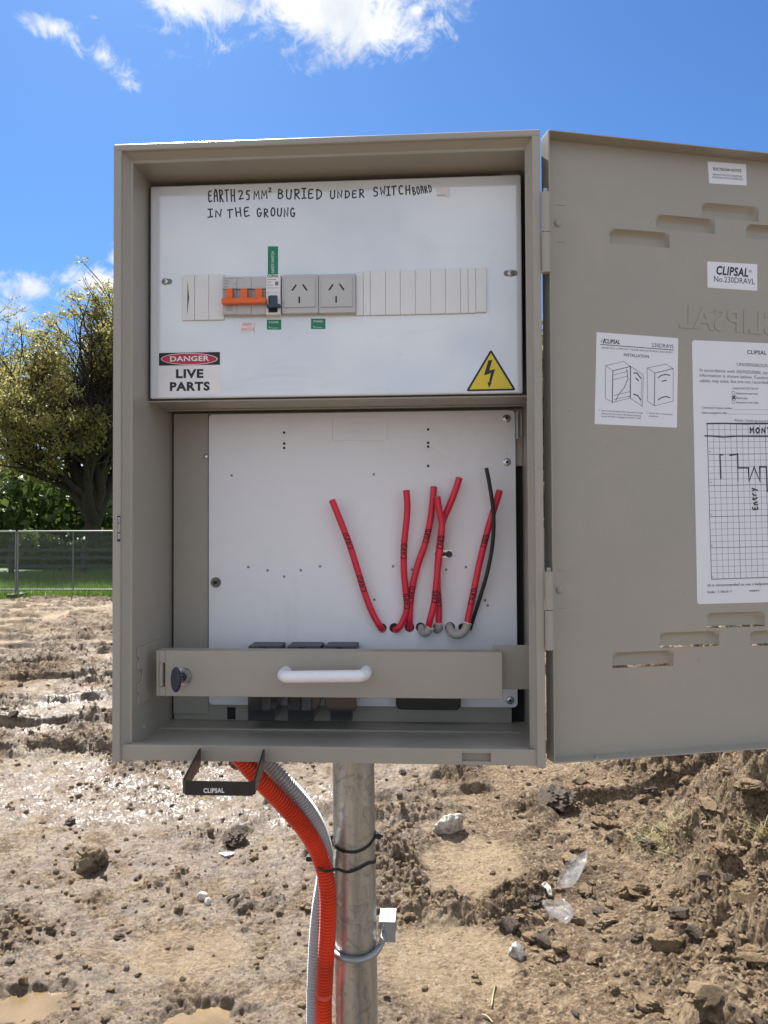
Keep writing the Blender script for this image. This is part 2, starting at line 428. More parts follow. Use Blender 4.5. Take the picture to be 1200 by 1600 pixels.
class MB:
    """collects shapes with materials; build() links them as one mesh object"""
    def __init__(s):
        s.v = []; s.f = []; s.mi = []; s.sm = []; s.mats = []

    def mid(s, m):
        if m not in s.mats: s.mats.append(m)
        return s.mats.index(m)

    def add(s, vs_, fs, m, smooth=False):
        o = len(s.v); i = s.mid(m)
        s.v += [tuple(v) for v in vs_]
        for f in fs:
            s.f.append(tuple(o+k for k in f)); s.mi.append(i); s.sm.append(smooth)

    def hexa(s, c, m):
        """eight corners: front(-y) bl, br, tr, tl then back bl, br, tr, tl"""
        s.add(c, [(0, 1, 2, 3), (5, 4, 7, 6), (4, 0, 3, 7), (1, 5, 6, 2), (3, 2, 6, 7), (4, 5, 1, 0)], m)

    def box(s, a, b, m):
        x0, y0, z0 = (min(a[i], b[i]) for i in range(3)); x1, y1, z1 = (max(a[i], b[i]) for i in range(3))
        s.hexa([(x0, y0, z0), (x1, y0, z0), (x1, y0, z1), (x0, y0, z1), (x0, y1, z0), (x1, y1, z0), (x1, y1, z1), (x0, y1, z1)], m)

    def prism(s, prof, a, b, m, axis='z', smooth=False):
        """profile in the two other axes (in order), extruded from a to b along axis"""
        n = len(prof)
        def pt(p, h):
            return {'z': (p[0], p[1], h), 'y': (p[0], h, p[1]), 'x': (h, p[0], p[1])}[axis]
        vs_ = [pt(p, a) for p in prof]+[pt(p, b) for p in prof]
        fs = [(i, (i+1) % n, n+(i+1) % n, n+i) for i in range(n)]
        fs += [tuple(range(n-1, -1, -1)), tuple(range(n, 2*n))]
        s.add(vs_, fs, m, smooth)

    def tube(s, pts, r, m, seg=12, caps=True, smooth=True, squash=1.0):
        pts = [Vector(p) for p in pts]
        rs = r if hasattr(r, '__len__') else [r]*len(pts)
        vs_ = []; prev = None
        for i, p in enumerate(pts):
            tng = (pts[min(i+1, len(pts)-1)]-pts[max(i-1, 0)]).normalized()
            if prev is None:
                ref = Vector((0, 0, 1)) if abs(tng.z) < 0.9 else Vector((1, 0, 0))
                a = tng.cross(ref).normalized()
            else:
                a = (prev-tng*prev.dot(tng)).normalized()
            prev = a; b = tng.cross(a)
            for k in range(seg):
                th = 2*math.pi*k/seg
                vs_.append(p+(a*math.cos(th)+b*math.sin(th)*squash)*rs[i])
        fs = []
        for i in range(len(pts)-1):
            for k in range(seg):
                k2 = (k+1) % seg
                fs.append((i*seg+k, i*seg+k2, (i+1)*seg+k2, (i+1)*seg+k))
        s.add(vs_, fs, m, smooth)
        if caps:
            o = len(vs_)
            s.add(vs_[:seg], [tuple(range(seg-1, -1, -1))], m)
            s.add(vs_[-seg:], [tuple(range(seg))], m)

    def disc(s, c, n, r, h, m, seg=20, dome=0.0):
        """short cylinder on c along n, optional domed top"""
        c, n = Vector(c), Vector(n).normalized()
        pts = [c, c+n*h]; rs = [r, r]
        if dome:
            pts += [c+n*(h+dome*0.6), c+n*(h+dome)]; rs += [r*0.75, r*0.3]
        s.tube(pts, rs, m, seg, smooth=False)

    def build(s, name, parent=None, bevel=0.0, seg=2, smooth_all=False):
        me = bpy.data.meshes.new(name)
        off = world_loc(parent) if parent is not None else Vector((0, 0, 0))
        me.from_pydata([(v[0]-off.x, v[1]-off.y, v[2]-off.z) for v in s.v], [], s.f)
        for m in s.mats: me.materials.append(MATS[m])
        me.polygons.foreach_set('material_index', s.mi)
        me.polygons.foreach_set('use_smooth', [True]*len(s.f) if smooth_all else s.sm)
        me.update()
        o = bpy.data.objects.new(name, me); COL.objects.link(o)
        if parent is not None: o.parent = parent
        if bevel:
            b = o.modifiers.new('bevel', 'BEVEL'); b.width = bevel; b.segments = seg; b.limit_method = 'ANGLE'
            b.angle_limit = rad(40); b.harden_normals = False
        return o


def world_loc(o):
    p = Vector(o.location)
    while o.parent is not None:
        o = o.parent; p += Vector(o.location)
    return p


def tag(o, label=None, cat=None, group=None, kind=None):
    if label: o['label'] = label
    if cat: o['category'] = cat
    if group: o['group'] = group
    if kind: o['kind'] = kind
    return o


def thing(name, loc, label, cat, group=None):
    o = bpy.data.objects.new(name, None); COL.objects.link(o)
    o.location = loc; o.empty_display_size = 0.05
    return tag(o, label, cat, group)


def smooth_path(pts, n=8):
    """Catmull-Rom through the points"""
    P = [Vector(p) for p in pts]; P = [P[0]*2-P[1]]+P+[P[-1]*2-P[-2]]
    out = []
    for i in range(1, len(P)-2):
        p0, p1, p2, p3 = P[i-1:i+3]
        for k in range(n):
            t_ = k/n
            out.append(0.5*((2*p1)+(p2-p0)*t_+(2*p0-5*p1+4*p2-p3)*t_*t_+(3*p1-p0-3*p2+p3)*t_**3))
    out.append(P[-2].copy())
    return out


# flat print: everything that is written or drawn lies in a plane frame (origin, U right, V up, N towards the viewer)
_txt = {}


def text_geo(s_, bold=0.0, italic=0.0):
    key = (s_, bold, italic)
    if key not in _txt:
        cu = bpy.data.curves.new('lettering', 'FONT'); cu.body = s_; cu.size = 1; cu.offset = bold; cu.shear = italic
        cu.resolution_u = 3; cu.space_character = 1.0+bold*2.5
        ob = bpy.data.objects.new('lettering', cu); COL.objects.link(ob)
        dg = bpy.context.evaluated_depsgraph_get(); dg.update()
        me = ob.evaluated_get(dg).to_mesh()
        v = [(p.co.x, p.co.y) for p in me.vertices]; f = [tuple(p.vertices) for p in me.polygons]
        ob.evaluated_get(dg).to_mesh_clear()
        bpy.data.objects.remove(ob); bpy.data.curves.remove(cu)
        xs = [a[0] for a in v]; ys = [a[1] for a in v]
        _txt[key] = (v, f, min(xs), max(xs), min(ys), max(ys))
    return _txt[key]


class Frame:
    def __init__(s, o, u, v, n):
        s.o, s.u, s.v, s.n = Vector(o), Vector(u).normalized(), Vector(v).normalized(), Vector(n).normalized()

    def px(s, x, y):
        d = ray(x, y); k = (s.o-EYEV).dot(s.n)/d.dot(s.n); p = EYEV+d*k-s.o
        return (p.dot(s.u), p.dot(s.v))

    def pt(s, uv, h=0.0):
        return s.o+s.u*uv[0]+s.v*uv[1]+s.n*h


MM = 0.001


class Print(MB):
    def __init__(s, fr): super().__init__(); s.fr = fr; s.h = 0.25*MM

    def poly(s, uvs, m, h=None):
        s.add([s.fr.pt(p, s.h if h is None else h) for p in uvs], [tuple(range(len(uvs)))], m)

    def sheet(s, uvs, m, th=0.3*MM):
        """a thin sheet with an edge of its own"""
        n = len(uvs)
        s.add([s.fr.pt(p, th) for p in uvs]+[s.fr.pt(p, -0.2*MM) for p in uvs],
              [tuple(range(n))]+[(i, n+i, n+(i+1) % n, (i+1) % n) for i in range(n)], m)
        s.h = th+0.12*MM

    def quadpx(s, x0, y0, x1, y1): return [s.fr.px(x0, y1), s.fr.px(x1, y1), s.fr.px(x1, y0), s.fr.px(x0, y0)]

    def text(s, st, a, b, height, m, bold=0.0, italic=0.0, h=None, mirror=False, desc=False):
        """text whose baseline runs from photo pixel a to b, cap height in photo pixels"""
        v, f, x0, x1, y0, y1 = text_geo(st, bold, italic)
        A, B = Vector(s.fr.px(*a)), Vector(s.fr.px(*b))
        d = (B-A); L = d.length; d = d/L
        mid_ = ((a[0]+b[0])/2, (a[1]+b[1])/2)
        H = (Vector(s.fr.px(mid_[0], mid_[1]-height))-Vector(s.fr.px(*mid_))).length
        nrm = Vector((-d.y, d.x)); cap = 0.73
        if nrm.y < 0 and abs(nrm.y) > 0.5: nrm = -nrm
        hh = s.h if h is None else h
        pts = [s.fr.pt(A+d*((x-x0)/(x1-x0)*L if not mirror else (x1-x)/(x1-x0)*L)+nrm*(y/cap*H), hh) for x, y in v]
        s.add(pts, f, m)

    def stroke(s, uvs, w, m, dh=0.0):
        P = [Vector(p) for p in uvs]; n = len(P)
        if n < 2: return
        d0 = (P[1]-P[0]).normalized(); d1 = (P[-1]-P[-2]).normalized()
        P[0] = P[0]-d0*w*0.35; P[-1] = P[-1]+d1*w*0.35
        L, R_ = [], []
        for i in range(n):
            a = (P[i]-P[i-1]).normalized() if i > 0 else (P[1]-P[0]).normalized()
            b = (P[i+1]-P[i]).normalized() if i < n-1 else a
            tn = a+b
            if tn.length < 0.3: tn = a
            tn.normalize(); nr = Vector((-tn.y, tn.x)); k = w/2/max(0.5, nr.dot(Vector((-a.y, a.x))))
            L.append(P[i]+nr*k); R_.append(P[i]-nr*k)
        s.add([s.fr.pt(p, s.h+dh) for p in L+R_], [(i, n+i, n+i+1, i+1) for i in range(n-1)], m)

    def line(s, pxs, wpx, m, dh=0.0):
        w = wpx*(Vector(s.fr.px(pxs[0][0]+1, pxs[0][1]))-Vector(s.fr.px(*pxs[0]))).length
        s.stroke([s.fr.px(*p) for p in pxs], w, m, dh)

    def ell(s, c, rx, ry, m, h=None, n=40):
        s.poly([s.fr.px(c[0]+rx*math.cos(2*math.pi*k/n), c[1]-ry*math.sin(2*math.pi*k/n)) for k in range(n)], m, h)

    def hand(s, st, a, b, height, wpx, m, rnd=None, gap=0.35):
        """hand lettering from single strokes along the baseline a-b (photo pixels)"""
        rnd = rnd or random.Random(len(st)*7+int(a[0]))
        ws = [0.45 if c in ' ' else (0.25 if c == 'I' else 0.62) for c in st]
        tot = sum(ws)+gap*(len(st)-1); x = 0.0; k = 0
        dx, dy = b[0]-a[0], b[1]-a[1]; Lp = math.hypot(dx, dy); ux, uy = dx/Lp, dy/Lp; vx, vy = uy, -ux
        for c, w in zip(st, ws):
            sc = height*(0.92+0.16*rnd.random()); jy = rnd.uniform(-.06, .06)*height; sl = rnd.uniform(-.05, .10)
            for pl in HAND.get(c, ()):
                pts = []
                for (gx, gy) in pl:
                    X = (x+(gx+sl*gy+rnd.uniform(-.03, .03))*w)/tot*Lp; Y = (gy+rnd.uniform(-.03, .03))*sc+jy
                    pts.append((a[0]+ux*X+vx*Y, a[1]+uy*X+vy*Y))
                s.line(pts, wpx, m, dh=0.004*MM*(k % 9)); k += 1
            x += w+gap


def arc(cx, cy, rx, ry, a0, a1, n=7):
    return [(cx+rx*math.cos(rad(a0+(a1-a0)*i/(n-1))), cy+ry*math.sin(rad(a0+(a1-a0)*i/(n-1)))) for i in range(n)]


HAND = {
 'E': [[(.9, 1), (.3, 1), (.1, .8), (.1, .1), (.3, 0), (.9, .1)], [(.1, .55), (.7, .58)]],
 'A': [[(0, 0), (.15, .6), (.45, 1), (.8, .9), (.95, 0)], [(.1, .45), (.9, .45)]],
 'R': [[(.1, 0), (.1, 1)], [(.0, .95)]+arc(.35, .76, .45, .24, 80, -90)+[(.2, .5), (.95, 0)]],
 'T': [[(0, .95), (1, 1)], [(.45, 1), (.4, 0)]],
 'H': [[(.1, 1), (.08, 0)], [(.9, 1), (.9, 0)], [(.1, .48), (.9, .52)]],
 '2': [arc(.4, .75, .4, .25, 160, -20)+[(.3, .3), (.05, .05), (.9, .1)]],
 '5': [[(.9, 1), (.3, .97), (.25, .6)]+arc(.4, .3, .42, .3, 90, -120)],
 'M': [[(0, 0), (.08, 1), (.45, .35), (.9, 1), (1, 0)]],
 'B': [[(.1, 1), (.1, 0)], arc(.2, .76, .6, .24, 90, -90)+arc(.2, .26, .75, .27, 90, -90)],
 'U': [[(.05, 1)]+arc(.48, .35, .42, .35, 180, 360)+[(.92, 1)]],
 'I': [[(.5, 1), (.5, 0)], [(-.4, 1), (1.3, 1)], [(-.5, 0), (1.4, .02)]],
 'D': [[(.1, 1), (.1, 0)]+arc(.2, .5, .75, .48, -90, 90)],
 'N': [[(.05, 0), (.1, .9), (.8, .1), (.95, 1)]],
 'S': [arc(.5, .75, .4, .24, 20, 230)+arc(.4, .27, .45, .27, 60, -140)],
 'W': [[(0, .9), (.2, .1), (.5, .6), (.8, .1), (1, 1)]],
 'C': [arc(.55, .5, .5, .48, 50, 310)],
 'G': [arc(.5, .5, .48, .5, 50, 330)+[(.92, .45), (.55, .42)]],
 'O': [arc(.5, .5, .45, .48, 100, 460, 12)],
 'Q': [arc(.5, .4, .4, .38, 100, 460, 12)],
 'n': [[(.05, 0), (.1, .6), (.2, .55), (.6, .7), (.85, .5), (.9, 0)]],
 't': [[(.4, .95), (.45, .1), (.8, .0)], [(.0, .65), (.9, .72)]],
 'r': [[(.1, .6), (.15, 0)], [(.15, .45), (.5, .65), (.9, .6)]],
 'y': [[(.1, .6), (.5, .15)], [(.95, .65), (.5, .1), (.05, -.4)]],
 'P': [[(.1, 0), (.1, 1)], [(.0, .95)]+arc(.35, .76, .5, .24, 80, -90)+[(.15, .5)]],
}

# ================================================================== THE CABINET
X_, Y_, Z_ = Vector((1, 0, 0)), Vector((0, 1, 0)), Vector((0, 0, 1))
CW, CH, CD = 0.4987, 0.726, 0.172           # outer width, height, depth
BEIGE = 'beige_powder_coat'
cabinet = thing('switchboard_cabinet', W(CW/2, CD/2, -CH), 'beige steel switchboard cabinet with its door swung open, fixed to the galvanised post', 'electrical cabinet')


def cb(mb, a, b, m): mb.box(W(*a), W(*b), m)


def rect(x0, y0, x1, y1, d):
    """photo-pixel rectangle laid on the plane at cabinet depth d -> cabinet x0, z0, x1, z1"""
    p = [at(x0, y0, d), at(x1, y0, d), at(x1, y1, d), at(x0, y1, d)]
    return ((p[0].x+p[3].x)/2-BX, (p[2].z+p[3].z)/2-BZ, (p[1].x+p[2].x)/2-BX, (p[0].z+p[1].z)/2-BZ)


def pbox(mb, x0, y0, x1, y1, d, th, m):
    a = rect(x0, y0, x1, y1, d)
    cb(mb, (a[0], d, a[1]), (a[2], d+th, a[3]), m)


def side_profile(sgn):
    p = [(0, 0), (.0088, 0), (.0095, .0008), (.0098, .004), (.0160, .0125), (.0185, .0135), (.0185, CD-.001), (0, CD-.001)]
    if sgn > 0: return [(p_[0]+BX, p_[1]+BY) for p_ in p]
    q = [(0, 0), (.0088, 0), (.0094, .0008), (.0096, .004), (.0150, .0125), (.0158, .0135), (.0158, .0165), (.0042, .0165), (.0042, CD-.001), (0, CD-.001)]
    return [(CW-p_[0]+BX, p_[1]+BY) for p_ in reversed(q)]


for s_ in (1, -1):
    mb = MB(); mb.prism(side_profile(s_), BZ-CH, BZ-.0016, BEIGE)
    mb.build('side_wall', cabinet, 0.0009)
mb = MB()
mb.prism([(y+BY, z+BZ) for y, z in [(.0032, 0), (.0016, -.0004), (.0004, -.0014), (-.0004, -.0028), (-.0006, -.0044), (-.0006, -.0080), (.0002, -.0088), (.004, -.0092), (.0125, -.0150), (.0135, -.0180), (CD-.002, -.0180), (CD-.002, 0)]],
         BX+.0003, BX+CW-.0003, BEIGE, axis='x')
mb.build('top_wall', cabinet, 0.0009)
# bottom: lip with a rectangular knock-out, floor behind it
k0 = rect(722, 1177, 767, 1190, .004)
mb = MB()
zt, zb, yl = -.7065, -.7245, .0040
cb(mb, (.0095, yl, zb), (k0[0], yl+.0022, zt), BEIGE)
cb(mb, (k0[2], yl, zb), (CW-.0092, yl+.0022, zt), BEIGE)
cb(mb, (k0[0], yl, k0[3]), (k0[2], yl+.0022, zt), BEIGE)
cb(mb, (k0[0], yl, zb), (k0[2], yl+.0022, k0[1]), BEIGE)
cb(mb, (.0185, yl+.0022, zt-.0018), (CW-.0172, yl+.010, zt), BEIGE)
mb.build('bottom_lip', cabinet, 0.0004)
mb = MB(); cb(mb, (k0[0]-.004, yl+.0075, zb-.0005), (k0[2]+.004, yl+.0090, zt-.002), BEIGE); mb.build('knockout_backing', cabinet)
mb = MB(); cb(mb, (.0185, yl+.010, -.7165), (CW-.0043, CD-.002, -.7145), BEIGE); mb.build('floor_plate', cabinet)
mb = MB(); cb(mb, (.019, .100, -.7143), (.4830, .1015, -.7118), BEIGE); mb.build('floor_seam', cabinet)
mb = MB(); cb(mb, (0.0002, CD-.0009, -CH+.0004), (CW-.0002, CD+.0009, -.0005), BEIGE); mb.build('back_wall', cabinet)
# rear beige sub-panel that carries the white plate
mb = MB()
cb(mb, (.0222, .1500, -.7143), (.4770, .1520, -.2975), BEIGE)
cb(mb, (.4772, .1500, -.3740), (.4943, .1515, -.2975), BEIGE)
mb.build('rear_panel', cabinet, 0.001)
mb = MB(); cb(mb, (.4771, .1600, -.7143), (.4943, .1612, -.3742), 'hole_dark'); mb.build('recess_shade_sheet', cabinet)  # near-black sheet: shade of the opening beside the plate put into its colour
mb = MB(); a = rect(271, 646, 326, 1018, .1484)
cb(mb, (a[0], .1484, -.706), (a[2]-.0004, .1498, a[3]), BEIGE); mb.build('rear_panel_flap', cabinet, 0.0012)
# slot cut behind the bottom left of the plate
mb = MB(); pbox(mb, 355, 1105, 368, 1124, .1496, .0004, 'hole_dark'); mb.build('cable_slot', cabinet)
# shelf between the two compartments
mb = MB(); cb(mb, (.0187, .062, -.2968), (CW-.0044, .122, -.2949), BEIGE)
cb(mb, (.0187, .120, -.2990), (CW-.0044, .122, -.2968), BEIGE)
mb.build('compartment_shelf', cabinet, 0.0006)

# ---------------------------------------------------------------- white front panel with the breakers
PD = .0590
panel = MB(); cb(panel, (.022, PD, -.2929), (.484, PD+.011, -.0248), 'white_gloss_enamel')
panel = panel.build('front_panel', cabinet, 0.0022, 3)
for a in ((236, 287, 270, 293), (784, 268, 812, 275)):
    r_ = rect(*a, .066); mb = MB(); cb(mb, (r_[0], .072, r_[1]), (r_[2], .074, r_[3]), BEIGE); mb.build('fixing_tab', cabinet, 0.0008)
pf = Frame(W(0, PD, 0), X_, Z_, -Y_)


def pslot(name, cx, cy, lw, par, screw_dx):
    """slotted screw hole in the white panel and its screw"""
    mb = Print(pf)
    c = Vector(pf.px(cx, cy)); r = 3.6*MM
    pts = [(c.x+(lw if math.cos(t_) > 0 else -lw)+r*math.cos(t_), c.y+r*math.sin(t_)) for t_ in [2*math.pi*(k+.5)/24 for k in range(24)]]
    mb.poly(pts, 'grommet_grey', 0.06*MM)
    s1 = mb.build(name, par)
    mb = MB(); p = pf.pt((c.x+screw_dx, c.y), 0)
    mb.disc(p, -Y_, 4.0*MM, 1.2*MM, 'zinc', 18, dome=1.4*MM)
    for ang in (0.5, 0.5+math.pi/2):
        d_ = Vector((math.cos(ang), 0, math.sin(ang)))*1.7*MM
        n_ = Vector((-math.sin(ang), 0, math.cos(ang)))*0.35*MM
        q = p-Y_*2.75*MM
        mb.add([q-d_-n_, q+d_-n_, q+d_+n_, q-d_+n_], [(0, 1, 2, 3)], 'hole_dark')
    mb.build('panel_screw', s1)


pslot('screw_slot', 262, 440, 2.2*MM, panel, -3.2*MM)
pslot('screw_slot', 798, 427, 5.0*MM, panel, 0)

# marker writing straight on the panel
mb = Print(pf); mb.h = 0.08*MM
rn = random.Random(3)
H = lambda s_, x0, y0, x1, y1, hgt, w=2.15: mb.hand(s_, (x0, y0), (x1, y1), hgt, w, 'marker_black', rn)
H('EARTH', 326, 316, 367, 314, 18); H('25', 374, 312, 391, 311, 14); H('MM', 397, 311, 417, 310, 13); H('2', 420, 300, 424, 300, 7, 1.7)
H('BURIED', 434, 311, 503, 310, 15); H('UNDER', 516, 310, 569, 309, 12); H('SWITCH', 584, 306, 641, 303, 14); H('BOARD', 646, 305, 675, 299, 11, 1.8)
H('IN', 327, 340, 346, 339, 12); H('THE', 356, 340, 390, 337, 13); H('GROUNG', 402, 339, 461, 338, 13)
hw = mb.build('handwriting', panel); hw['label'] = 'black marker lettering across the top of the white panel'


def sticker(name, par, fr, x0, y0, x1, y1, mat, label=None, corner=0.0, pts=None):
    p = Print(fr)
    if pts: uv = [fr.px(*q) for q in pts]
    else: uv = p.quadpx(x0, y0, x1, y1)
    if corner:
        out = []
        for i in range(len(uv)):
            a, b, c = Vector(uv[i-1]), Vector(uv[i]), Vector(uv[(i+1) % len(uv)])
            da, dc = (a-b).normalized(), (c-b).normalized()
            for k in range(5):
                t_ = k/4; q = (b+da*corner)*(1-t_)**2+b*2*t_*(1-t_)+(b+dc*corner)*t_*t_
                out.append(tuple(q))
        uv = out
    p.sheet(uv, mat, 0.25*MM)
    p._done = (name, par, label)
    return p


def done(p):
    n, par, lb = p._done
    o = p.build(n, par)
    if lb: o['label'] = lb
    return o


# small white tab beside the writing
s = sticker('inspection_tab', panel, pf, 682, 293, 703, 308, 'sign_white')
s.line([(684, 305.5), (697, 305)], 0.7, 'ink_black'); done(s)

# DANGER LIVE PARTS
s = sticker('danger_sign', panel, pf, 247, 549, 345.5, 617, 'sign_white', 'white sign reading DANGER LIVE PARTS', pts=[(247, 617.5), (345.5, 615), (345, 549), (247, 550.5)])
h0 = s.h
s.poly([s.fr.px(*q) for q in ((248.5, 571.5), (343.8, 570), (343.8, 550), (248.5, 551.7))], 'ink_black'); s.h += .1*MM
s.ell((296, 561), 44.2, 9.2, 'sign_white'); s.h += .1*MM
s.ell((296, 561), 43, 8.2, 'sign_red'); s.h += .1*MM
s.text('DANGER', (266, 564.8), (327, 563.6), 8.0, 'sign_white', bold=.025)
s.h = h0
s.text('LIVE', (275, 590.3), (318, 589.8), 13.2, 'ink_black', bold=.045)
s.text('PARTS', (265.5, 610.3), (328, 609.6), 13.2, 'ink_black', bold=.045)
done(s)

# lightning triangle
tri = [(728, 611.5), (806.5, 610), (767, 545.5)]
s = sticker('warning_triangle', panel, pf, 0, 0, 0, 0, 'ink_black', 'yellow warning triangle with a black lightning bolt', corner=.0035, pts=tri)
cx_, cy_ = 767, 588.5
s.poly([s.fr.px(cx_+(x-cx_)*.86, cy_+(y-cy_)*.86+0.2) for x, y in tri], 'sign_yellow'); s.h += .1*MM
for poly_ in ([(763, 563), (769.2, 562.4), (764.4, 579), (756.2, 586.6)],
              [(764.4, 579), (773.5, 576.6), (770.5, 580.5), (764, 584.4), (756.2, 586.6)],
              [(768.2, 578), (773.5, 576.6), (767.2, 598.5), (763.6, 598)],
              [(761.8, 597.5), (768.4, 598), (763.8, 606.2)]):
    s.poly([s.fr.px(*q) for q in poly_][::-1], 'ink_black'); s.h += .01*MM
done(s)

# green and red labels
s = sticker('circuit_label', panel, pf, 418.5, 385, 434.5, 429, 'label_green', 'upright green SAFETY SWITCH label')
s.text('SAFETY SWITCH', (428.3, 426.5), (428.3, 393), 4.2, 'sign_white', bold=.01); done(s)
for x0, y0, x1, y1 in ((417, 499.5, 439.5, 515), (486, 498, 508.5, 514)):
    s = sticker('circuit_label', panel, pf, x0, y0, x1, y1, 'label_green', 'green POWER label below the breaker row')
    s.text('POWER', (x0+4, y0+5.8), (x1-4, y0+5.6), 3.2, 'sign_white', bold=.01)
    s.text('No.', (x0+3, y1-2.2), (x0+8, y1-2.2), 2.4, 'sign_white')
    s.line([(x0+8.5, y1-2.2), (x1-5, y1-2.4)], 0.5, 'sign_white'); done(s)
s = sticker('circuit_label', panel, pf, 375.5, 502.5, 398.5, 520.5, 'sign_white', 'white label reading MAIN SWITCH in red')
s.text('MAIN', (379.5, 509.6), (393, 509.2), 5.4, 'label_red', bold=.0); s.text('SWITCH', (377.2, 517.6), (396.5, 517.2), 5.6, 'label_red', bold=.0)
s.line([(397.2, 503.8), (397.4, 519)], .5, 'label_red'); done(s)

# blanking strips either side of the breakers


def strip(x0, x1, yt, yb, th=2.6*MM):
    mb = MB(); pbox(mb, x0+.2, yt, x1-.2, yb, PD-th, th, 'white_plastic')
    mb.build('blanking_strip', cabinet, 0.0006)


yT = lambda x: 431.5-(x-285)*0.0275
yB = lambda x: 500.5-(x-285)*0.0215
for x0, x1 in ((285, 304), (304, 326), (326, 350)): strip(x0, x1, yT(x0)-2, yB(x0), 2.4*MM if x0 < 304 else 2.9*MM)
mb = MB(); a0 = at(293.5, 438, PD-.0026); a1 = at(293, 492, PD-.0026)
mb.add([a0-X_*.0003-Y_*.0001, a1-X_*.0003-Y_*.0001, (a0+a1)/2+X_*.0016-Y_*.0001], [(0, 1, 2)], 'hole_dark'); mb.build('strip_gap', cabinet)
xs = [556, 567.5, 578.5, 602.5, 625.5, 649, 673, 696, 719.5, 731.5, 743.5, 760.5]
for i in range(11): strip(xs[i], xs[i+1], yT(xs[i])+(-1 if i > 0 else 1), yB(xs[i])+(-2 if i < 10 else -3), (2.9-.08*(i % 3))*MM)

# main switch: three-pole breaker with linked orange toggles
ms = MB()
for i in range(3):
    x0 = 347.5+i*22.6; x1 = x0+22.4
    pbox(ms, x0, 432, x1, 451, PD-.0095, .0095, 'grey_plastic')
    pbox(ms, x0, 472, x1, 491, PD-.0095, .0095, 'grey_plastic')
    pbox(ms, x0, 451, x1, 472, PD-.0060, .0060, 'clear_grey_plastic')
    ms.v = ms.v
pr = Print(Frame(W(0, PD-.0095, 0), X_, Z_, -Y_)); pr.h = .1*MM
main = ms.build('main_switch', cabinet, 0.0006); main['label'] = 'grey three-pole main switch with orange toggles'
for i in range(3):
    mb = MB(); pbox(mb, 352.5+i*23, 450.5, 363+i*23, 466, PD-.0150, .0090, 'orange_plastic'); mb.build('toggle', main, 0.0008)
mb = MB(); pbox(mb, 345.5, 464.5, 415.5, 474, PD-.0180, .0080, 'orange_plastic'); mb.build('toggle_bar', main, 0.0016, 3)
for st, x0, x1, y in (('63A', 350, 358, 440), ('400V', 350, 358, 444.5), ('6kA', 350, 356, 449), ('C', 366, 369, 445)):
    pr.text(st, (x0, y), (x1, y), 2.6, 'ink_grey')
pr.line([(350, 435.2), (366, 435)], .5, 'ink_grey'); pr.line([(372, 434.8), (378, 434.7)], .5, 'ink_grey')
for k in range(4): pr.line([(354, 477+k*2.6), (363, 477+k*2.6)], .9 if k % 2 else .6, 'ink_grey')
pr.build('printed_marks', main)['kind'] = 'stuff'

# safety switch
mb = MB(); pbox(mb, 415.2, 428.5, 438.2, 457, PD-.0085, .0085, 'white_plastic'); pbox(mb, 415.2, 457, 438.2, 491.5, PD-.0095, .0095, 'white_plastic')
safe = mb.build('safety_switch', cabinet, 0.0007); safe['label'] = 'narrow white safety switch with a dark blue toggle'
mb = MB(); pbox(mb, 419.5, 462, 433.5, 488, PD-.0100, .0012, 'hole_dark'); mb.build('toggle_well', safe)
mb = MB(); pbox(mb, 421, 461, 432, 478, PD-.0150, .0055, 'navy_toggle'); pbox(mb, 415.8, 474.5, 437.5, 480, PD-.0185, .0060, 'navy_toggle')
mb.build('toggle', safe, 0.0009, 2)
pr = Print(Frame(W(0, PD-.0085, 0), X_, Z_, -Y_)); pr.h = .12*MM
pr.text('CLIPSAL', (417.5, 433.4), (435.5, 433), 3.8, 'ink_black', bold=.03)
pr.text('C20', (418, 442.5), (423.5, 442.4), 2.8, 'ink_grey'); pr.text('30mA', (418, 446.8), (426, 446.6), 2.5, 'ink_grey')
pr.line([(417.8, 437), (431, 436.8)], .8, 'ink_grey'); pr.line([(418, 450), (434, 449.8)], .6, 'ink_grey')
pr.poly(pr.quadpx(430, 440, 435, 446), 'ink_grey')
pr.build('printed_marks', safe)['kind'] = 'stuff'

# two socket outlets
for x0, x1, dx in ((440.5, 497.3, 0), (497.9, 555.2, 57.6)):
    mb = MB(); pbox(mb, x0, 428.5-dx*.012, x1, 489.5-dx*.012, PD-.0090, .0090, 'grey_plastic')
    so = mb.build('socket_outlet', cabinet, 0.0010, 3)
    mb = MB(); pbox(mb, x0+3.5, 433.5-dx*.012, x1-4.5, 480-dx*.012, PD-.0104, .0012, 'grey_plastic'); mb.build('socket_face', so, 0.0007)
    for (a, b) in (((462.3, 445.8), (456.8, 453.6)), ((473.5, 445.2), (479.2, 453.2)), ((467.6, 464.2), (467.6, 472.8))):
        p = Print(Frame(W(0, PD-.0104, 0), X_, Z_, -Y_)); p.h = .1*MM
        p.line([(a[0]+dx, a[1]-dx*.012), (b[0]+dx, b[1]-dx*.012)], 2.5, 'hole_dark'); p.build('pin_slot', so)

# ---------------------------------------------------------------- white mounting plate of the lower compartment
LD = .1450
lf = Frame(W(0, LD, 0), X_, Z_, -Y_)


def rrect(x0, z0, x1, z1, r, n=6):
    out = []
    for cx, cz, a in ((x1-r, z0+r, -90), (x1-r, z1-r, 0), (x0+r, z1-r, 90), (x0+r, z0+r, 180)):
        out += [(cx+r*math.cos(rad(a+90*k/n)), cz+r*math.sin(rad(a+90*k/n))) for k in range(n+1)]
    return out


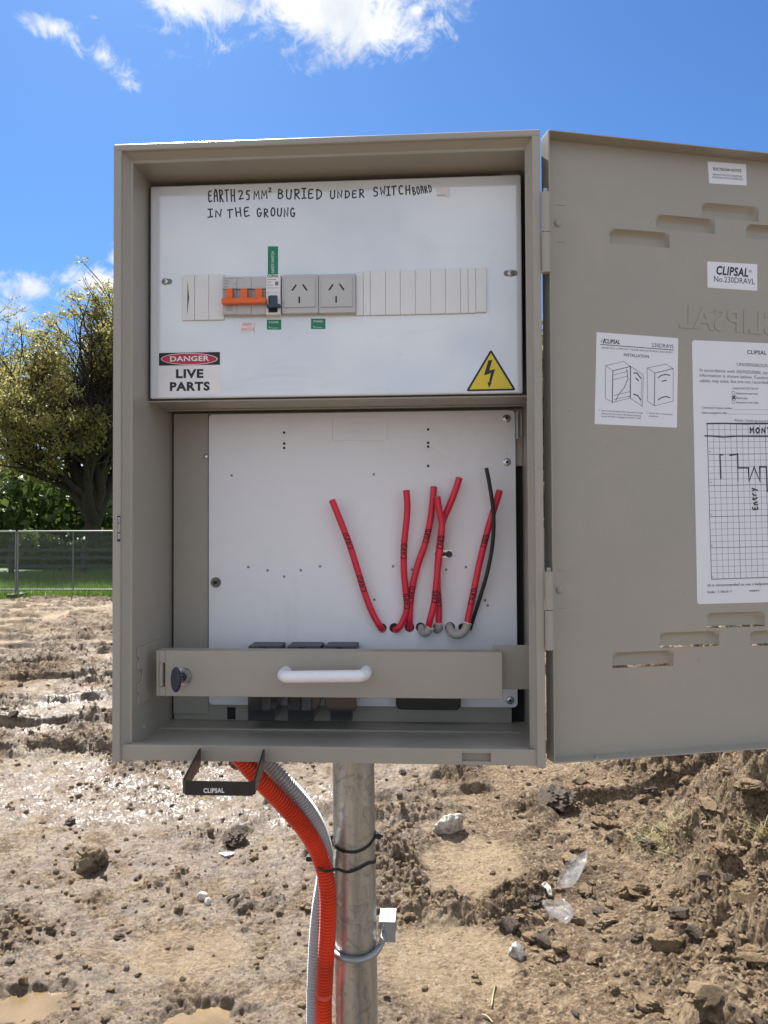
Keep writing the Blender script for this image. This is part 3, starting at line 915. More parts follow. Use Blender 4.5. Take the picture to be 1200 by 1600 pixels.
mb = MB(); mb.prism([(x+BX, z+BZ) for x, z in rrect(.0713, -.6925, .4842, -.2999, .006)], BY+LD, BY+LD+.0022, 'white_satin_paint', axis='y')
plate = mb.build('mounting_plate', cabinet, 0.0006, 2)
holes = [(444, 676), (444, 693), (444, 700), (669, 671), (669, 692), (669, 698), (669, 728), (362, 743), (584, 741), (388, 886), (418, 891), (444, 901),
         (470, 891), (500, 885), (614, 885), (644, 890), (697, 890), (728, 886), (585, 937), (758, 938), (762, 946)]
mb = Print(lf)
for x, y in holes: mb.ell((x, y), 2.1, 2.1, 'hole_dark' if y < 735 else 'grommet_grey', .08*MM, 12)
mb.build('fixing_holes', plate)['kind'] = 'stuff'
for x, y in ((791.5, 654), (792, 722), (797, 1094)):
    mb = MB(); p = lf.pt(lf.px(x, y)); mb.disc(p, -Y_, 5.2*MM, .8*MM, 'zinc', 20, dome=1.2*MM); mb.disc(p-Y_*2.02*MM, -Y_, 1.7*MM, .1*MM, 'hole_dark', 12)
    mb.build('rivet', plate)
mb = MB(); p = lf.pt(lf.px(337.5, 910)); mb.disc(p, -Y_, 7.0*MM, 1.0*MM, 'dark_zinc', 24); mb.disc(p-Y_*1*MM, -Y_, 5.0*MM, 3.0*MM, 'dark_zinc', 6); mb.disc(p-Y_*4*MM, -Y_, 2.6*MM, 3.0*MM, 'hole_dark', 12)
mb.build('threaded_stud', plate)
mb = MB(); p = W(*[0, 0, 0]); q = at(322, 713.5, .1484); mb.disc(q, -Y_, 3.2*MM, 1.4*MM, 'zinc', 14, dome=1*MM); mb.build('panel_screw', cabinet)
# raised rounded border with embossed lettering
mb = Print(lf)
o_ = [lf.px(*p) for p in ((519.5, 690), (606, 687), (604.5, 651), (519.5, 654))]
rr = rrect(o_[0][0], (o_[0][1]+o_[1][1])/2, o_[1][0], (o_[2][1]+o_[3][1])/2, .004, 5)
rr2 = [(x, z) for x, z in rr]
n = len(rr)
cxm = sum(p[0] for p in rr)/n; czm = sum(p[1] for p in rr)/n
for ring, hh in (((1.0, .984), None),):
    ks = (1.0, .992, .984)
    hs = (0.0, .55*MM, 0.0)
    vv = []
    for k_, h_ in zip(ks, hs):
        vv += [lf.pt((cxm+(x-cxm)*k_, czm+(z-czm)*(1-(1-k_)*2)), h_) for x, z in rr]
    mb.add(vv, [(i, (i+1) % n, n+(i+1) % n, n+i) for i in range(n)]+[(n+i, n+(i+1) % n, 2*n+(i+1) % n, 2*n+i) for i in range(n)], 'white_satin_paint')


def emboss(pr, st, a, b, hgt, mat, rise, bold=.02, italic=0, mirror=False):
    v0, f0 = len(pr.v), len(pr.f)
    pr.text(st, a, b, hgt, mat, bold=bold, italic=italic, h=rise, mirror=mirror)
    top = list(range(v0, len(pr.v))); base = len(pr.v)
    pr.v += [tuple(Vector(pr.v[i])-pr.fr.n*rise) for i in top]
    cnt = {}
    for f in pr.f[f0:]:
        for i in range(len(f)):
            e = (f[i], f[(i+1) % len(f)]); cnt[tuple(sorted(e))] = cnt.get(tuple(sorted(e)), []) + [e]
    for k_, es in cnt.items():
        if len(es) == 1:
            a_, b_ = es[0]; pr.f.append((a_, b_, base+b_-v0, base+a_-v0)); pr.mi.append(pr.mid(mat)); pr.sm.append(False)


emboss(mb, 'CLIPSAL', (543, 667.5), (580, 666.5), 8, 'white_satin_paint', .7*MM, .03)
emboss(mb, 'SECURITY', (542, 678), (578, 677), 6.5, 'white_satin_paint', .7*MM, .01)
emboss(mb, 'METERS', (548, 686), (574, 685.3), 5, 'white_satin_paint', .6*MM, .0)
mb.build('embossed_badge', plate)
# small black catch
mb = MB(); pbox(mb, 677.5, 859, 706.5, 872.5, LD-.0006, .0006, 'zinc'); pbox(mb, 679, 863, 699, 868.5, LD-.003, .0026, 'black_plastic')
p = lf.pt(lf.px(701.5, 866)); mb.disc(p-Y_*.5*MM, -Y_, 4.6*MM, 3*MM, 'black_plastic', 8)
mb.build('catch', plate, 0.0004)
# black rounded block at the foot of the plate
r_ = rect(618.5, 1060, 720, 1109.5, .128)
mb = MB(); mb.prism([(x+BX, z+BZ) for x, z in rrect(r_[0], r_[1], r_[2], r_[3], .007)], BY+.128, BY+.1449, 'black_plastic', axis='y')
o = mb.build('terminal_cover', plate, 0.0012); o['label'] = 'black rounded block at the foot of the white plate'

# galvanised internal hinge strip and small catch at the top right of the plate
mb = MB(); a0 = at(808.5, 643, .128); a1 = at(809, 686, .128)
mb.tube([a0, a1], 2.6*MM, 'bright_zinc', 10); mb.box(at(812.5, 647, .128), at(816, 682, .128)+Y_*.002, BEIGE)
mb.build('inner_hinge', cabinet)
for x, y, d in ((824, 673, .05), (826, 1080, .03)):
    mb = MB(); p = W(CW-.0042, d, 0); p.z = at(x, y, d).z; mb.disc(p, -X_, 3*MM, 1.5*MM, 'zinc', 12, dome=1*MM); mb.build('wall_rivet', cabinet)
for y_, z_ in ((.05, -.698), (.10, -.672)):
    mb = MB(); mb.disc(W(.0185, y_, z_), X_, 3*MM, 1.2*MM, BEIGE, 12, dome=1*MM); mb.build('wall_rivet', cabinet)
# strike plate in the left rim with its rounded backing
mb = MB(); pbox(mb, 183.2, 806, 187.8, 846, -.0004, .0005, 'hole_dark')
for y in (812.5, 838):
    pbox(mb, 183.8, y-4.5, 187.4, y+4.5, -.0009, .0006, 'bright_zinc')
pbox(mb, 183.6, 818, 187.6, 832, -.0007, .0004, BEIGE)
mb.build('strike_plate', cabinet)
mb = MB(); z0 = at(205, 845, .02).z; z1 = at(205, 806, .02).z
pr_ = [(BY+.0145, z0), (BY+.0145, z1), (BY+.030, z1), (BY+.0345, z1-.004), (BY+.036, (z0+z1)/2), (BY+.0345, z0+.004), (BY+.030, z0)]
mb.prism(pr_, BX+.0185, BX+.0192, BEIGE, axis='x'); mb.build('strike_backing', cabinet, 0.0003)

# ---------------------------------------------------------------- security bar across the bottom of the opening
bar = MB(); BD = .048
r_ = rect(244, 1018, 785, 1090, BD); r_ = (r_[0], r_[1], r_[2], (r_[3]))
sl = rect(248.5, 1036, 258, 1073, BD)
cb(bar, (r_[0], BD, r_[1]), (sl[0], BD+.0016, r_[3]), BEIGE)
cb(bar, (sl[2], BD, r_[1]), (r_[2], BD+.0016, r_[3]), BEIGE)
cb(bar, (sl[0], BD, r_[1]), (sl[2], BD+.0016, sl[1]), BEIGE)
cb(bar, (sl[0], BD, sl[3]), (sl[2], BD+.0016, r_[3]), BEIGE)
cb(bar, (r_[0], BD+.0016, r_[3]-.0016), (r_[2], BD+.022, r_[3]), BEIGE)
cb(bar, (r_[0], BD+.0016, r_[1]), (r_[2], BD+.022, r_[1]+.0016), BEIGE)
cb(bar, (r_[2]-.0016, BD+.0016, r_[1]), (r_[2], BD+.022, r_[3]-.0016), BEIGE)
bar = bar.build('security_bar', cabinet, 0.0007)
mb = MB(); pbox(mb, 248.8, 1036, 253.5, 1072.6, BD-.002, .006, BEIGE); pbox(mb, 253.5, 1036, 258.2, 1072.6, BD+.0075, .001, 'zinc')
mb.build('latch_tongue', bar, 0.0004)
e = rect(770, 1008, 821, 1077, BD+.022)
mb = MB(); cb(mb, (e[0], BD+.022, e[1]), (CW-.0044, BD+.0236, e[3]), BEIGE); mb.build('bar_end_bracket', cabinet, 0.0005)
# notched bracket on the left wall
zT, zB = at(235, 1008, .05).z, at(235, 1095, .05).z
ya, yb = BY+.028, BY+.112
prof = [(yb-.012, zT), (ya, zT), (ya, zT-.011), (ya+.004, zT-.0125), (ya+.004, zT-.015), (ya, zT-.0165), (ya, zT-.026), (ya+.010, zT-.027), (ya+.014, zT-.031),
        (ya+.014, zB+.030), (ya+.010, zB+.026), (ya, zB+.025), (ya, zB+.015), (ya+.004, zB+.0135), (ya+.004, zB+.011), (ya, zB+.0095), (ya, zB), (yb, zB), (yb, zT-.010)]
mb = MB(); mb.prism(prof[::-1], BX+.0187, BX+.0207, BEIGE, axis='x'); mb.build('notched_bracket', cabinet, 0.0004)
# lock cylinder
lp = Frame(W(0, BD, 0), X_, Z_, -Y_)
c0 = lp.pt(lp.px(287, 1056.5))
mb = MB(); mb.disc(c0, -Y_, 10.6*MM, 2*MM, 'zinc', 32); mb.disc(c0-Y_*.002, -Y_, 8.2*MM, 4*MM, 'bright_zinc', 32); mb.disc(c0-Y_*.006, -Y_, 5.6*MM, .6*MM, 'hole_dark', 28); mb.disc(c0-Y_*.0066, -Y_, 4.6*MM, .8*MM, 'zinc', 28)
mb.build('lock_cylinder', bar)
# white pull handle
pa, pb = lp.pt(lp.px(447, 1050)), lp.pt(lp.px(572, 1049))
out = .030
h_ = MB(); za = pa.z
path = [pa, pa-Y_*out*.55, pa-Y_*out*.85+X_*.003, pa-Y_*out+X_*.010, (pa+pb)/2-Y_*out, pb-Y_*out-X_*.010, pb-Y_*out*.85-X_*.003, pb-Y_*out*.55, pb]
h_.tube(smooth_path(path, 6), [.0072]*len(smooth_path(path, 6)), 'handle_plastic', 18)
h_.build('handle', bar)

# key left in the lock
kc = c0-Y_*.0075
key = thing('key', kc, 'dark oval-headed key standing in the lock of the security bar', 'key')
mb = MB(); ax = Vector((-0.10, -1, 0)).normalized(); mb.box(kc+Vector((-.0008, -.014, -.003)), kc+Vector((.0008, .004, .003)), 'zinc'); mb.build('key_blade', key)
hc = at(275, 1062, BD-.024); mb = MB(); n = 28
side = Vector((-.35, -.94, 0)).normalized()
ov = [(math.cos(2*math.pi*k/n), math.sin(2*math.pi*k/n)) for k in range(n)]
sideh = Vector((.94, -.35, 0)).normalized()
vv = []
for t_, sc_ in ((-.0022, .93), (-.0012, 1), (.0012, 1), (.0022, .93)):
    vv += [hc+sideh*(.0068*sc_*a)+Z_*(.0150*sc_*b)+side*t_ for a, b in ov]
ff = [tuple(range(n-1, -1, -1)), tuple(range(3*n, 4*n))]
for j in range(3): ff += [(j*n+i, j*n+(i+1) % n, (j+1)*n+(i+1) % n, (j+1)*n+i) for i in range(n)]
mb.add(vv, ff, 'dark_blue_plastic'); mb.tube([hc+Y_*.002+X_*.002, kc+Y_*-.003], .0032, 'dark_blue_plastic', 10); mb.build('key_head', key, 0.0005)

# three fuse holders behind the bar
FD = .098
for i, (x0, x1) in enumerate(((387, 437), (449, 500), (508, 557))):
    r_ = rect(x0, 1006, x1, 1127, FD); w_ = r_[2]-r_[0]
    mb = MB(); x = r_[0]
    prof = [(x, r_[3]-.0102), (x, r_[1]+.0005), (x+w_*.80, r_[1]+.0005), (x+w_*.84, r_[1]+.012), (x+w_, r_[1]+.024), (x+w_, r_[3]-.0102)] if i < 2 else \
           [(x, r_[3]-.0102), (x, r_[1]+.02), (x+w_*.14, r_[1]+.012), (x+w_*.16, r_[1]+.0005), (x+w_*.86, r_[1]+.0005), (x+w_*.88, r_[1]+.012), (x+w_, r_[1]+.018), (x+w_, r_[3]-.0102)]
    mb.prism([(a+BX, b+BZ) for a, b in prof], BY+FD, BY+LD-.0008, 'smoked_plastic', axis='y')
    fh = mb.build('fuse_holder', cabinet, 0.0012)
    mb = MB(); cb(mb, (r_[0]-.002, FD+.010, r_[3]-.010), (r_[2]-.001, LD-.001, r_[3]-.0042), 'cap_grey'); mb.build('fuse_cap', fh, 0.0015)
    mb = MB(); cb(mb, (r_[0]+w_*.30, FD+.0085, r_[3]-.0105), (r_[0]+w_*.55, FD+.013, r_[3]-.0052), 'black_plastic'); mb.build('cap_eye', fh, 0.0008)
    if i < 2:
        for k in range(2):
            mb = MB(); cb(mb, (r_[0]+w_*(.10+.34*k), FD-.0012, r_[1]+.014), (r_[0]+w_*(.38+.34*k), FD+.0004, r_[1]+.044), 'fuse_glass' if k else 'fuse_glass_dark'); mb.build('fuse_window', fh, 0.0008)
for x, y, w__, h__ in ((480, 1030, 110, 26),):
    pass

# ---------------------------------------------------------------- hinges
zc = [at(852, y, 0).z for y in (302, 364.5, 427)], [at(856, y, 0).z for y in (893, 953, 1015)]
HX, HY = .5035, -.0015
for zs, off in zip(zc, (0, 0)):
    mb = MB()
    for a, b in ((zs[0], zs[1]+.0004), (zs[1]-.0004, zs[2])):
        mb.tube([Vector((HX+BX, HY+BY, a)), Vector((HX+BX, HY+BY, b))], .0049, BEIGE, 20)
    mb.box(Vector((CW+BX, HY+BY+.003, zs[1]-.0004)), Vector((HX+BX, HY+BY+.0045, zs[2]+.004)), BEIGE)
    h = mb.build('hinge', cabinet, 0.0005)
    mb = MB(); mb.tube([Vector((HX+BX, HY+BY, zs[0])), Vector((HX+BX, HY+BY, zs[0]+.0045))], .0026, 'bright_zinc', 12); mb.build('hinge_pin', h)

# ---------------------------------------------------------------- door, swung right round; its inside faces the viewer
TH = rad(14.8)
DU = Vector((math.cos(TH), math.sin(TH), 0)); DN = Vector((math.sin(TH), -math.cos(TH), 0))      # along the door, towards the viewer
DDEP = .0195; DWID = .503
DO = W(.5106, .0098, 0)-DN*DDEP; DO.z = EYE-.4557-0.0+0.0
DO.z = BZ-.7235                                                # foot of the sheet at the hinge side
DHT = .7265
df = Frame(DO, DU, Z_, DN)


def dpt(u, v, h): return df.pt((u, v), h)


louv = [(952, 358, 1046, 384), (1025, 338, 1117, 362), (1096, 317, 1186, 343), (1166, 350, 1256, 376),
        (957, 1018, 1055, 1042), (1031, 988, 1125, 1011), (1105, 958, 1197, 980), (1172, 984, 1262, 1008)]
LR = []
for x0, y0, x1, y1 in louv:
    a, b = df.px(x0, y0), df.px(x1, y1); c, d = df.px(x0, y1), df.px(x1, y0)
    LR.append(((a[0]+c[0])/2, (c[1]+b[1])/2, (b[0]+d[0])/2, (a[1]+d[1])/2))
wl_ = LR[0][2]-LR[0][0]
LR = [(r[0], r[1], r[0]+wl_, r[1]+.0185) for r in LR]
mid_u = DWID/2
for r in list(LR):                                              # the pattern is symmetrical about the middle of the door
    m_ = (2*mid_u+.055-r[2], r[1], 2*mid_u+.055-r[0], r[3])
    if m_[2] < DWID-.02 and all(m_[0] > q[2]+.004 or m_[2] < q[0]-.004 or m_[1] > q[3]+.003 or m_[3] < q[1]-.003 for q in LR): LR.append(m_)
us = sorted(set([0, DWID]+[round(v, 5) for r in LR for v in (r[0], r[2])])); zs = sorted(set([0, DHT]+[round(v, 5) for r in LR for v in (r[1], r[3])]))
mb = MB(); TS = .0016
for i in range(len(us)-1):
    run = None
    for j in range(len(zs)-1):
        c = ((us[i]+us[i+1])/2, (zs[j]+zs[j+1])/2)
        hole = any(r[0] < c[0] < r[2] and r[1] < c[1] < r[3] for r in LR)
        if not hole and run is None: run = zs[j]
        if (hole or j == len(zs)-2) and run is not None:
            top = zs[j] if hole else zs[j+1]
            mb.add([dpt(us[i], run, 0), dpt(us[i+1], run, 0), dpt(us[i+1], top, 0), dpt(us[i], top, 0)], [(0, 1, 2, 3)], BEIGE)
            mb.add([dpt(us[i], run, -TS), dpt(us[i+1], run, -TS), dpt(us[i+1], top, -TS), dpt(us[i], top, -TS)], [(3, 2, 1, 0)], BEIGE)
            run = None
door = mb.build('door', cabinet); door['label'] = 'open beige door showing louvres and notices on its inner face'


def dbox(mb, u0, v0, h0, u1, v1, h1, m):
    c = [dpt(u, v, h) for h in (h1, h0) for u, v in ((u0, v0), (u1, v0), (u1, v1), (u0, v1))]
    mb.hexa(c, m)


for nm, a in (('flange', (-.0012, -.0002, -.0018, .0004, DHT+.0002, DDEP)), ('flange', (DWID-.0004, -.0002, -.0018, DWID+.0012, DHT+.0002, DDEP)),
              ('flange', (.0004, DHT-.0012, -.0018, DWID-.0004, DHT+.0004, DDEP)), ('flange', (.0004, -.0004, -.0018, DWID-.0004, .0012, DDEP))):
    mb = MB(); dbox(mb, *a, BEIGE); mb.build('door_flange', door, 0.0006)
for r in LR:
    mb = MB(); n = 13; nu = 33; OUT = .0095; hw_, hh_ = (r[2]-r[0])/2, (r[3]-r[1]); rc = .0105
    # hood pressed outward: rounded top corners, closed at the top and both ends, open along the bottom edge
    vv = []
    for j in range(n):
        v = r[3]-(hh_-.0012)*j/(n-1)
        for i in range(nu):
            u = r[0]+2*hw_*i/(nu-1)
            qx = max(0, abs(u-(r[0]+hw_))-(hw_-rc)); qz = max(0, v-(r[3]-rc))
            e_ = rc-math.hypot(qx, qz)                         # distance inside the rounded outline
            e_ = max(0.0, min(1.0, e_/.0065)); e_ = math.sin(e_*math.pi/2)
            vv.append(dpt(u, v, -.0003-OUT*e_))
    mb.add(vv, [(j*nu+i, j*nu+i+1, (j+1)*nu+i+1, (j+1)*nu+i) for j in range(n-1) for i in range(nu-1)], BEIGE, True)
    mb.build('louvre', door)
# door bolts and the spot-weld marks of the hinge leaves
for x, y in ((871.5, 349), (874, 922)):
    mb = MB(); p = df.pt(df.px(x, y)); mb.disc(p, DN, 4.2*MM, 1*MM, BEIGE, 16, dome=1.4*MM); mb.build('door_bolt', door)
mb = MB()
for x, y in ((868, 320), (868, 378), (870, 892), (870, 951)):
    u, v = df.px(x, y); dbox(mb, u+.001, v-.0002, .0, u+.012, v+.0002, .0003, 'grommet_grey')
mb.build('leaf_edge_marks', door)['kind'] = 'stuff'
mb = MB(); p = dpt(.055, .0012, .011); mb.disc(p, Z_, 4*MM, 1*MM, 'zinc', 16, dome=1.2*MM); mb.build('door_bolt', door)
# mirrored lettering pressed into the door
mb = Print(df)
emboss(mb, 'CLIPSAL', (1061, 511), (1222, 524), 36, BEIGE, 0.7*MM, .02, mirror=True)
o = mb.build('embossed_lettering', door, 0.0006); o['label'] = 'name pressed into the door, seen mirrored from inside'

dn = sticker('notice_label', door, df, 0, 0, 0, 0, 'sticker_white', 'small notice headed ELECTRICIAN NOTICE', pts=[(1108, 286.5), (1166.5, 290), (1165.5, 257), (1105.5, 252.5)], corner=.0006)
dn.text('ELECTRICIAN NOTICE', (1114, 266), (1158, 269), 4.4, 'ink_black', bold=.025)
dn.text('REMOVE THIS DOOR BEFORE', (1113.5, 274), (1159, 277.5), 3.0, 'ink_black', bold=.0)
dn.text('WORKING ON THE METER BOX', (1112.5, 278.3), (1161, 282), 3.0, 'ink_black', bold=.0); done(dn)
dn = sticker('notice_label', door, df, 0, 0, 0, 0, 'sticker_white', 'product label with a bold name above No.230DRAVL', pts=[(1105.5, 449.5), (1183, 454.5), (1183, 413), (1105, 408.5)], corner=.0006)
dn.text('CLIPSAL', (1119, 428.5), (1169, 432.5), 13.5, 'ink_black', bold=.035, italic=.18); dn.text('®', (1170, 426), (1174, 426.5), 4.5, 'ink_black')
dn.text('No.230DRAVL', (1115.5, 440), (1179, 444.5), 9.3, 'ink_black', bold=.0); done(dn)
dn = sticker('notice_label', door, df, 0, 0, 0, 0, 'sticker_white', 'installation sheet with two line drawings of the cabinet', pts=[(929, 662.5), (1057.5, 668.5), (1059.5, 528.5), (932, 519)], corner=.0005)
T = lambda st, x0, y0, x1, y1, h, b=0.0, it=0.0: dn.text(st, (x0, y0), (x1, y1), h, 'ink_black', bold=b, italic=it)
T('CLIPSAL', 944.5, 536.2, 968.5, 537.7, 6.6, .03, .18); dn.line([(942.5, 535.8), (944.5, 529.5)], 1.6, 'ink_black'); dn.line([(939.5, 535), (941, 529.5)], .8, 'ink_black')
T('230DRAVL', 1018, 542, 1053.5, 544.3, 6.2)
dn.line([(938, 538.3), (1052.5, 547)], 1.0, 'ink_black')
T('AS/NZS 3012 COMPLIANT TIE BAR AND EXTENSION LEAD ENTRY', 939, 544.3, 1051, 552.2, 2.7, 0, .15)
T('INSTALLATION', 974.5, 556.5, 1013.5, 559.5, 4.8, .01)


def L(*p, w=.55): dn.line(list(p), w, 'ink_black')


L((946, 571.5), (974, 565)); L((974, 565), (985, 572.5)); L((946, 571.5), (957.5, 579.5)); L((957.5, 579.5), (985, 572.5), w=.9)
L((946, 571.5), (945.5, 622)); L((945.5, 622), (956.5, 629)); L((957.5, 579.5), (956.5, 629), w=1.2); L((985, 572.5), (984.5, 622), w=1.3)
L((956.5, 629), (984.5, 622)); L((985, 572.5), (1005, 586)); L((1005, 586), (1003.5, 635)); L((1003.5, 635), (984.5, 622)); L((1002.5, 588), (1001, 632), w=.4)
L((959, 586), (981, 580)); L((959, 593), (980, 588)); L((959, 618), (984, 612)); L((959, 624), (984, 619))
L((979, 577), (981, 592), (975, 606), (966, 617), (962, 626), w=.9); L((990, 583), (995, 583), (1001, 591), w=1.6); L((993, 591), (997.5, 595), w=1.6); L((990, 616), (996, 618), (1001, 625), w=1.6)
L((1011, 575), (1040, 569)); L((1040, 569), (1051.5, 576)); L((1011, 575), (1023, 583)); L((1023, 583), (1051.5, 576), w=.9); L((1011, 575), (1011.5, 627)); L((1011.5, 627), (1021.5, 634))
L((1023, 583), (1022, 634), w=1.0); L((1051.5, 576), (1051.5, 627)); L((1022, 634), (1051.5, 627)); L((1028, 590.5), (1033, 586.5), (1040, 585), (1046.5, 586.5), w=1.4); L((1034, 596), (1041, 594), w=1.4); L((1028, 625), (1033, 621.5), (1040, 619.5), (1046.5, 621.5), w=1.4)
T('1.', 936, 642, 938, 642, 2.4); T('Secure security panel. Pass the leads through', 939.5, 642.5, 1004, 646.5, 2.6)
T('cable protection slots at the bottom opening', 939.5, 647, 1001, 650.8, 2.6); T('and tie off before plugging into power outlet', 939.5, 651.3, 1001, 654.6, 2.6)
T('2.', 1010, 646, 1012, 646, 2.4); T('Ensure door is closed after', 1014, 646.5, 1051, 649, 2.6); T('installation.', 1014, 651, 1029, 652, 2.6)
done(dn)
# big route sheet with a hand-drawn plan; it runs on past the edge of the photograph
dn = sticker('route_sheet', door, df, 0, 0, 0, 0, 'sticker_white', 'large white underground route sheet with grid and marker plan', pts=[(1089.5, 944), (1310, 938), (1310, 541), (1081, 531.5)], corner=.004)
T('CLIPSAL', 1167, 553, 1197.5, 554.5, 6.3, .02); T('UNDERGROUND', 1151, 571.5, 1206, 574.5, 5.3)
T('In accordance with AS/NZS3000, service', 1093, 580.5, 1211, 585.5, 5.2); T('information is shown below. Caution should', 1093, 588.5, 1221, 593.5, 5.2)
T('cables may exist, but are not recorded', 1093, 597, 1199.5, 600, 5.2)
T('CABLE PROTECTED BY', 1143.5, 608.4, 1185, 609, 3.3)
for k, st in enumerate(('Galvanised steel tube', 'Plastic pipe', 'Protective cover slabs')):
    y = 611.5+k*7; x = 1143.5
    dn.line([(x, y), (x+4.2, y+.1), (x+4.2, y+4.6), (x, y+4.5), (x, y)], .45, 'ink_black', .01*MM)
    T(st, 1150, y+4.6, 1150+(34, 18, 35)[k], y+5.2, 3.2, .01)
dn.line([(1144, 619), (1149, 623.6)], 1.7, 'marker_black', .02*MM); dn.line([(1148.5, 618.6), (1144, 624)], 1.7, 'marker_black', .03*MM)
T("Contractor's licence number", 1096.5, 638.3, 1144, 639.4, 3.3, .01); T('Initial energisation date', 1096.5, 646.3, 1136, 646.8, 3.3, .01)
for k in range(14):
    dn.line([(1146+k*4.6, 639.6+k*.06), (1148.6+k*4.6, 639.7+k*.06)], .45, 'ink_black')
    dn.line([(1138+k*4.6, 646.8+k*.06), (1140.6+k*4.6, 646.9+k*.06)], .45, 'ink_black')
T('Note: Underground Route', 1148, 658.5, 1213, 660.5, 4.3)
# grid
g0, g1, g2, g3 = Vector(df.px(1104.5, 661.5)), Vector(df.px(1111.5, 905)), Vector(df.px(1197, 661)), Vector(df.px(1203, 902))
NX, NY = 20, 25
gw = (g2-g0)/10.2; gw3 = (g3-g1)/10.2
for i in range(NX+1):
    a, b = g0+gw*i, g1+gw3*i; w = .45 if i % 5 else .75
    if i in (0, NX): w = 1.0
    dn.h += .004*MM; dn.stroke([tuple(a), tuple(b)], w*.76*MM, 'ink_blue')
for j in range(NY+1):
    a = g0+(g1-g0)*j/NY; b = (g0+gw*NX)+((g1+gw3*NX)-(g0+gw*NX))*j/NY; w = .42 if j % 5 else .8
    if j in (0, NY): w = 1.1
    dn.h += .004*MM; dn.stroke([tuple(a), tuple(b)], w*.76*MM, 'ink_blue')
dn.h += .05*MM
for k, y in enumerate((707, 755, 805, 854, 903)): dn.text(str(5*(k+1)), (1106.5+k*1.1, y), (1110+k*1.1, y), 2.6, 'ink_grey')
Mk = lambda *p, w=2.0: dn.line(list(p), w, 'marker_black', random.random()*.02*MM)
Mk((1104, 662), (1130, 661.5), (1165, 662.5), (1240, 661), w=1.9); Mk((1101, 681), (1115, 681.5), (1130, 683), (1150, 681.5), (1240, 682), w=1.9)
dn.hand('MONT', (1172, 677), (1204, 676), 8.5, 1.9, 'marker_black')
Mk((1129, 710.5), (1124.5, 710.5), (1126, 748)); Mk((1140, 711.5), (1152, 709.5), (1152.5, 731), (1169.5, 731)); Mk((1152.3, 728), (1152.8, 752), w=1)
Mk((1169, 731), (1170, 752), (1178, 730), (1187, 752), (1186.5, 729.5), (1197, 729.5)); Mk((1197, 729.5), (1198.5, 768))
dn.hand('Entry', (1184, 796), (1180, 762), 7.5, 1.8, 'marker_black')
T('(It is recommended to use a ballpoint pen', 1105, 916.5, 1211, 913.5, 4.4); T('Scale : 1 block =', 1105, 927, 1143, 925.5, 4.2); T('meters', 1171, 924.5, 1186, 924, 4.2)
done(dn)

# ---------------------------------------------------------------- black cable hanger on the bottom lip
HB = .0035
x_a, x_b = at(311, 1175, HB).x, at(413.5, 1175, HB).x
z_t = at(312, 1169, HB).z
fy = HB-.104; th = .0021; hh = .0165
fr_ = at(340, 1221, fy), at(340, 1243.5, fy)
zt_, zb_ = fr_[0].z, fr_[1].z
xa2, xb2 = at(281, 1232, fy).x, at(398.5, 1232, fy).x
mb = MB()
cs = [(x_a, BY+HB, z_t, z_t-.021), (xa2+.001, BY+fy+.006, zt_+.0002, zb_), (xa2+.006, BY+fy, zt_, zb_), (xb2-.006, BY+fy, zt_, zb_), (xb2-.001, BY+fy+.006, zt_+.0002, zb_), (x_b, BY+HB, z_t, z_t-.021)]
out_ = []
for i, (x, y, za, zb2) in enumerate(cs):
    p = Vector((x, y, 0)); q0 = Vector((cs[max(i-1, 0)][0], cs[max(i-1, 0)][1], 0)); q1 = Vector((cs[min(i+1, 5)][0], cs[min(i+1, 5)][1], 0))
    d = (q1-q0).normalized(); nrm = Vector((-d.y, d.x, 0))
    out_.append((p-nrm*0, p+nrm*th, za, zb2))
vv = []
for a, b, za, zb2 in out_: vv += [(a.x, a.y, zb2), (b.x, b.y, zb2), (b.x, b.y, za), (a.x, a.y, za)]
ff = [(3, 2, 1, 0), (20, 21, 22, 23)]
for i in range(5):
    for k in range(4): ff.append((i*4+k, i*4+(k+1) % 4, (i+1)*4+(k+1) % 4, (i+1)*4+k))
mb.add(vv, ff, 'black_paint')
hang = mb.build('cable_hanger', cabinet, 0.0007); hang['label'] = 'black bent bracket below the cabinet lip with white lettering'
pr = Print(Frame(Vector((0, BY+fy, 0)), X_, Z_, -Y_)); pr.h = .15*MM
pr.text('CLIPSAL', (318, 1238.6), (350.5, 1238.3), 7.2, 'sign_white', bold=.03); pr.build('printed_name', hang)

# ================================================================== POST, CONDUITS, TIES
pc0 = at(552, 1195, .175); pc1 = at(557.2, 1600, .175)
axis_y = .175+.03015
sc0 = (BY+axis_y)/(BY+.175)
ptop = Vector((pc0.x*sc0, BY+axis_y, 0)); pz0 = pc0.z; pz1 = pc1.z
slope = (pc1.x*sc0-pc0.x*sc0)/(pz1-pz0)


def post_c(z): return Vector((ptop.x+slope*(z-pz0), BY+axis_y, z))


post = thing('steel_post', post_c(0), 'round galvanised steel post standing under and behind the cabinet', 'post')
mb = MB(); zsn = [-.25, 0.3, 0.6, 0.9, 1.2, 1.5, 1.8, BZ+.03]
mb.tube([post_c(z) for z in zsn], .0296, 'galvanised_steel', 48); mb.build('tube', post)
mb = MB(); mb.disc(post_c(BZ+.03), Z_, .0315, .006, 'black_plastic', 32, dome=.004); mb.build('end_cap', post)


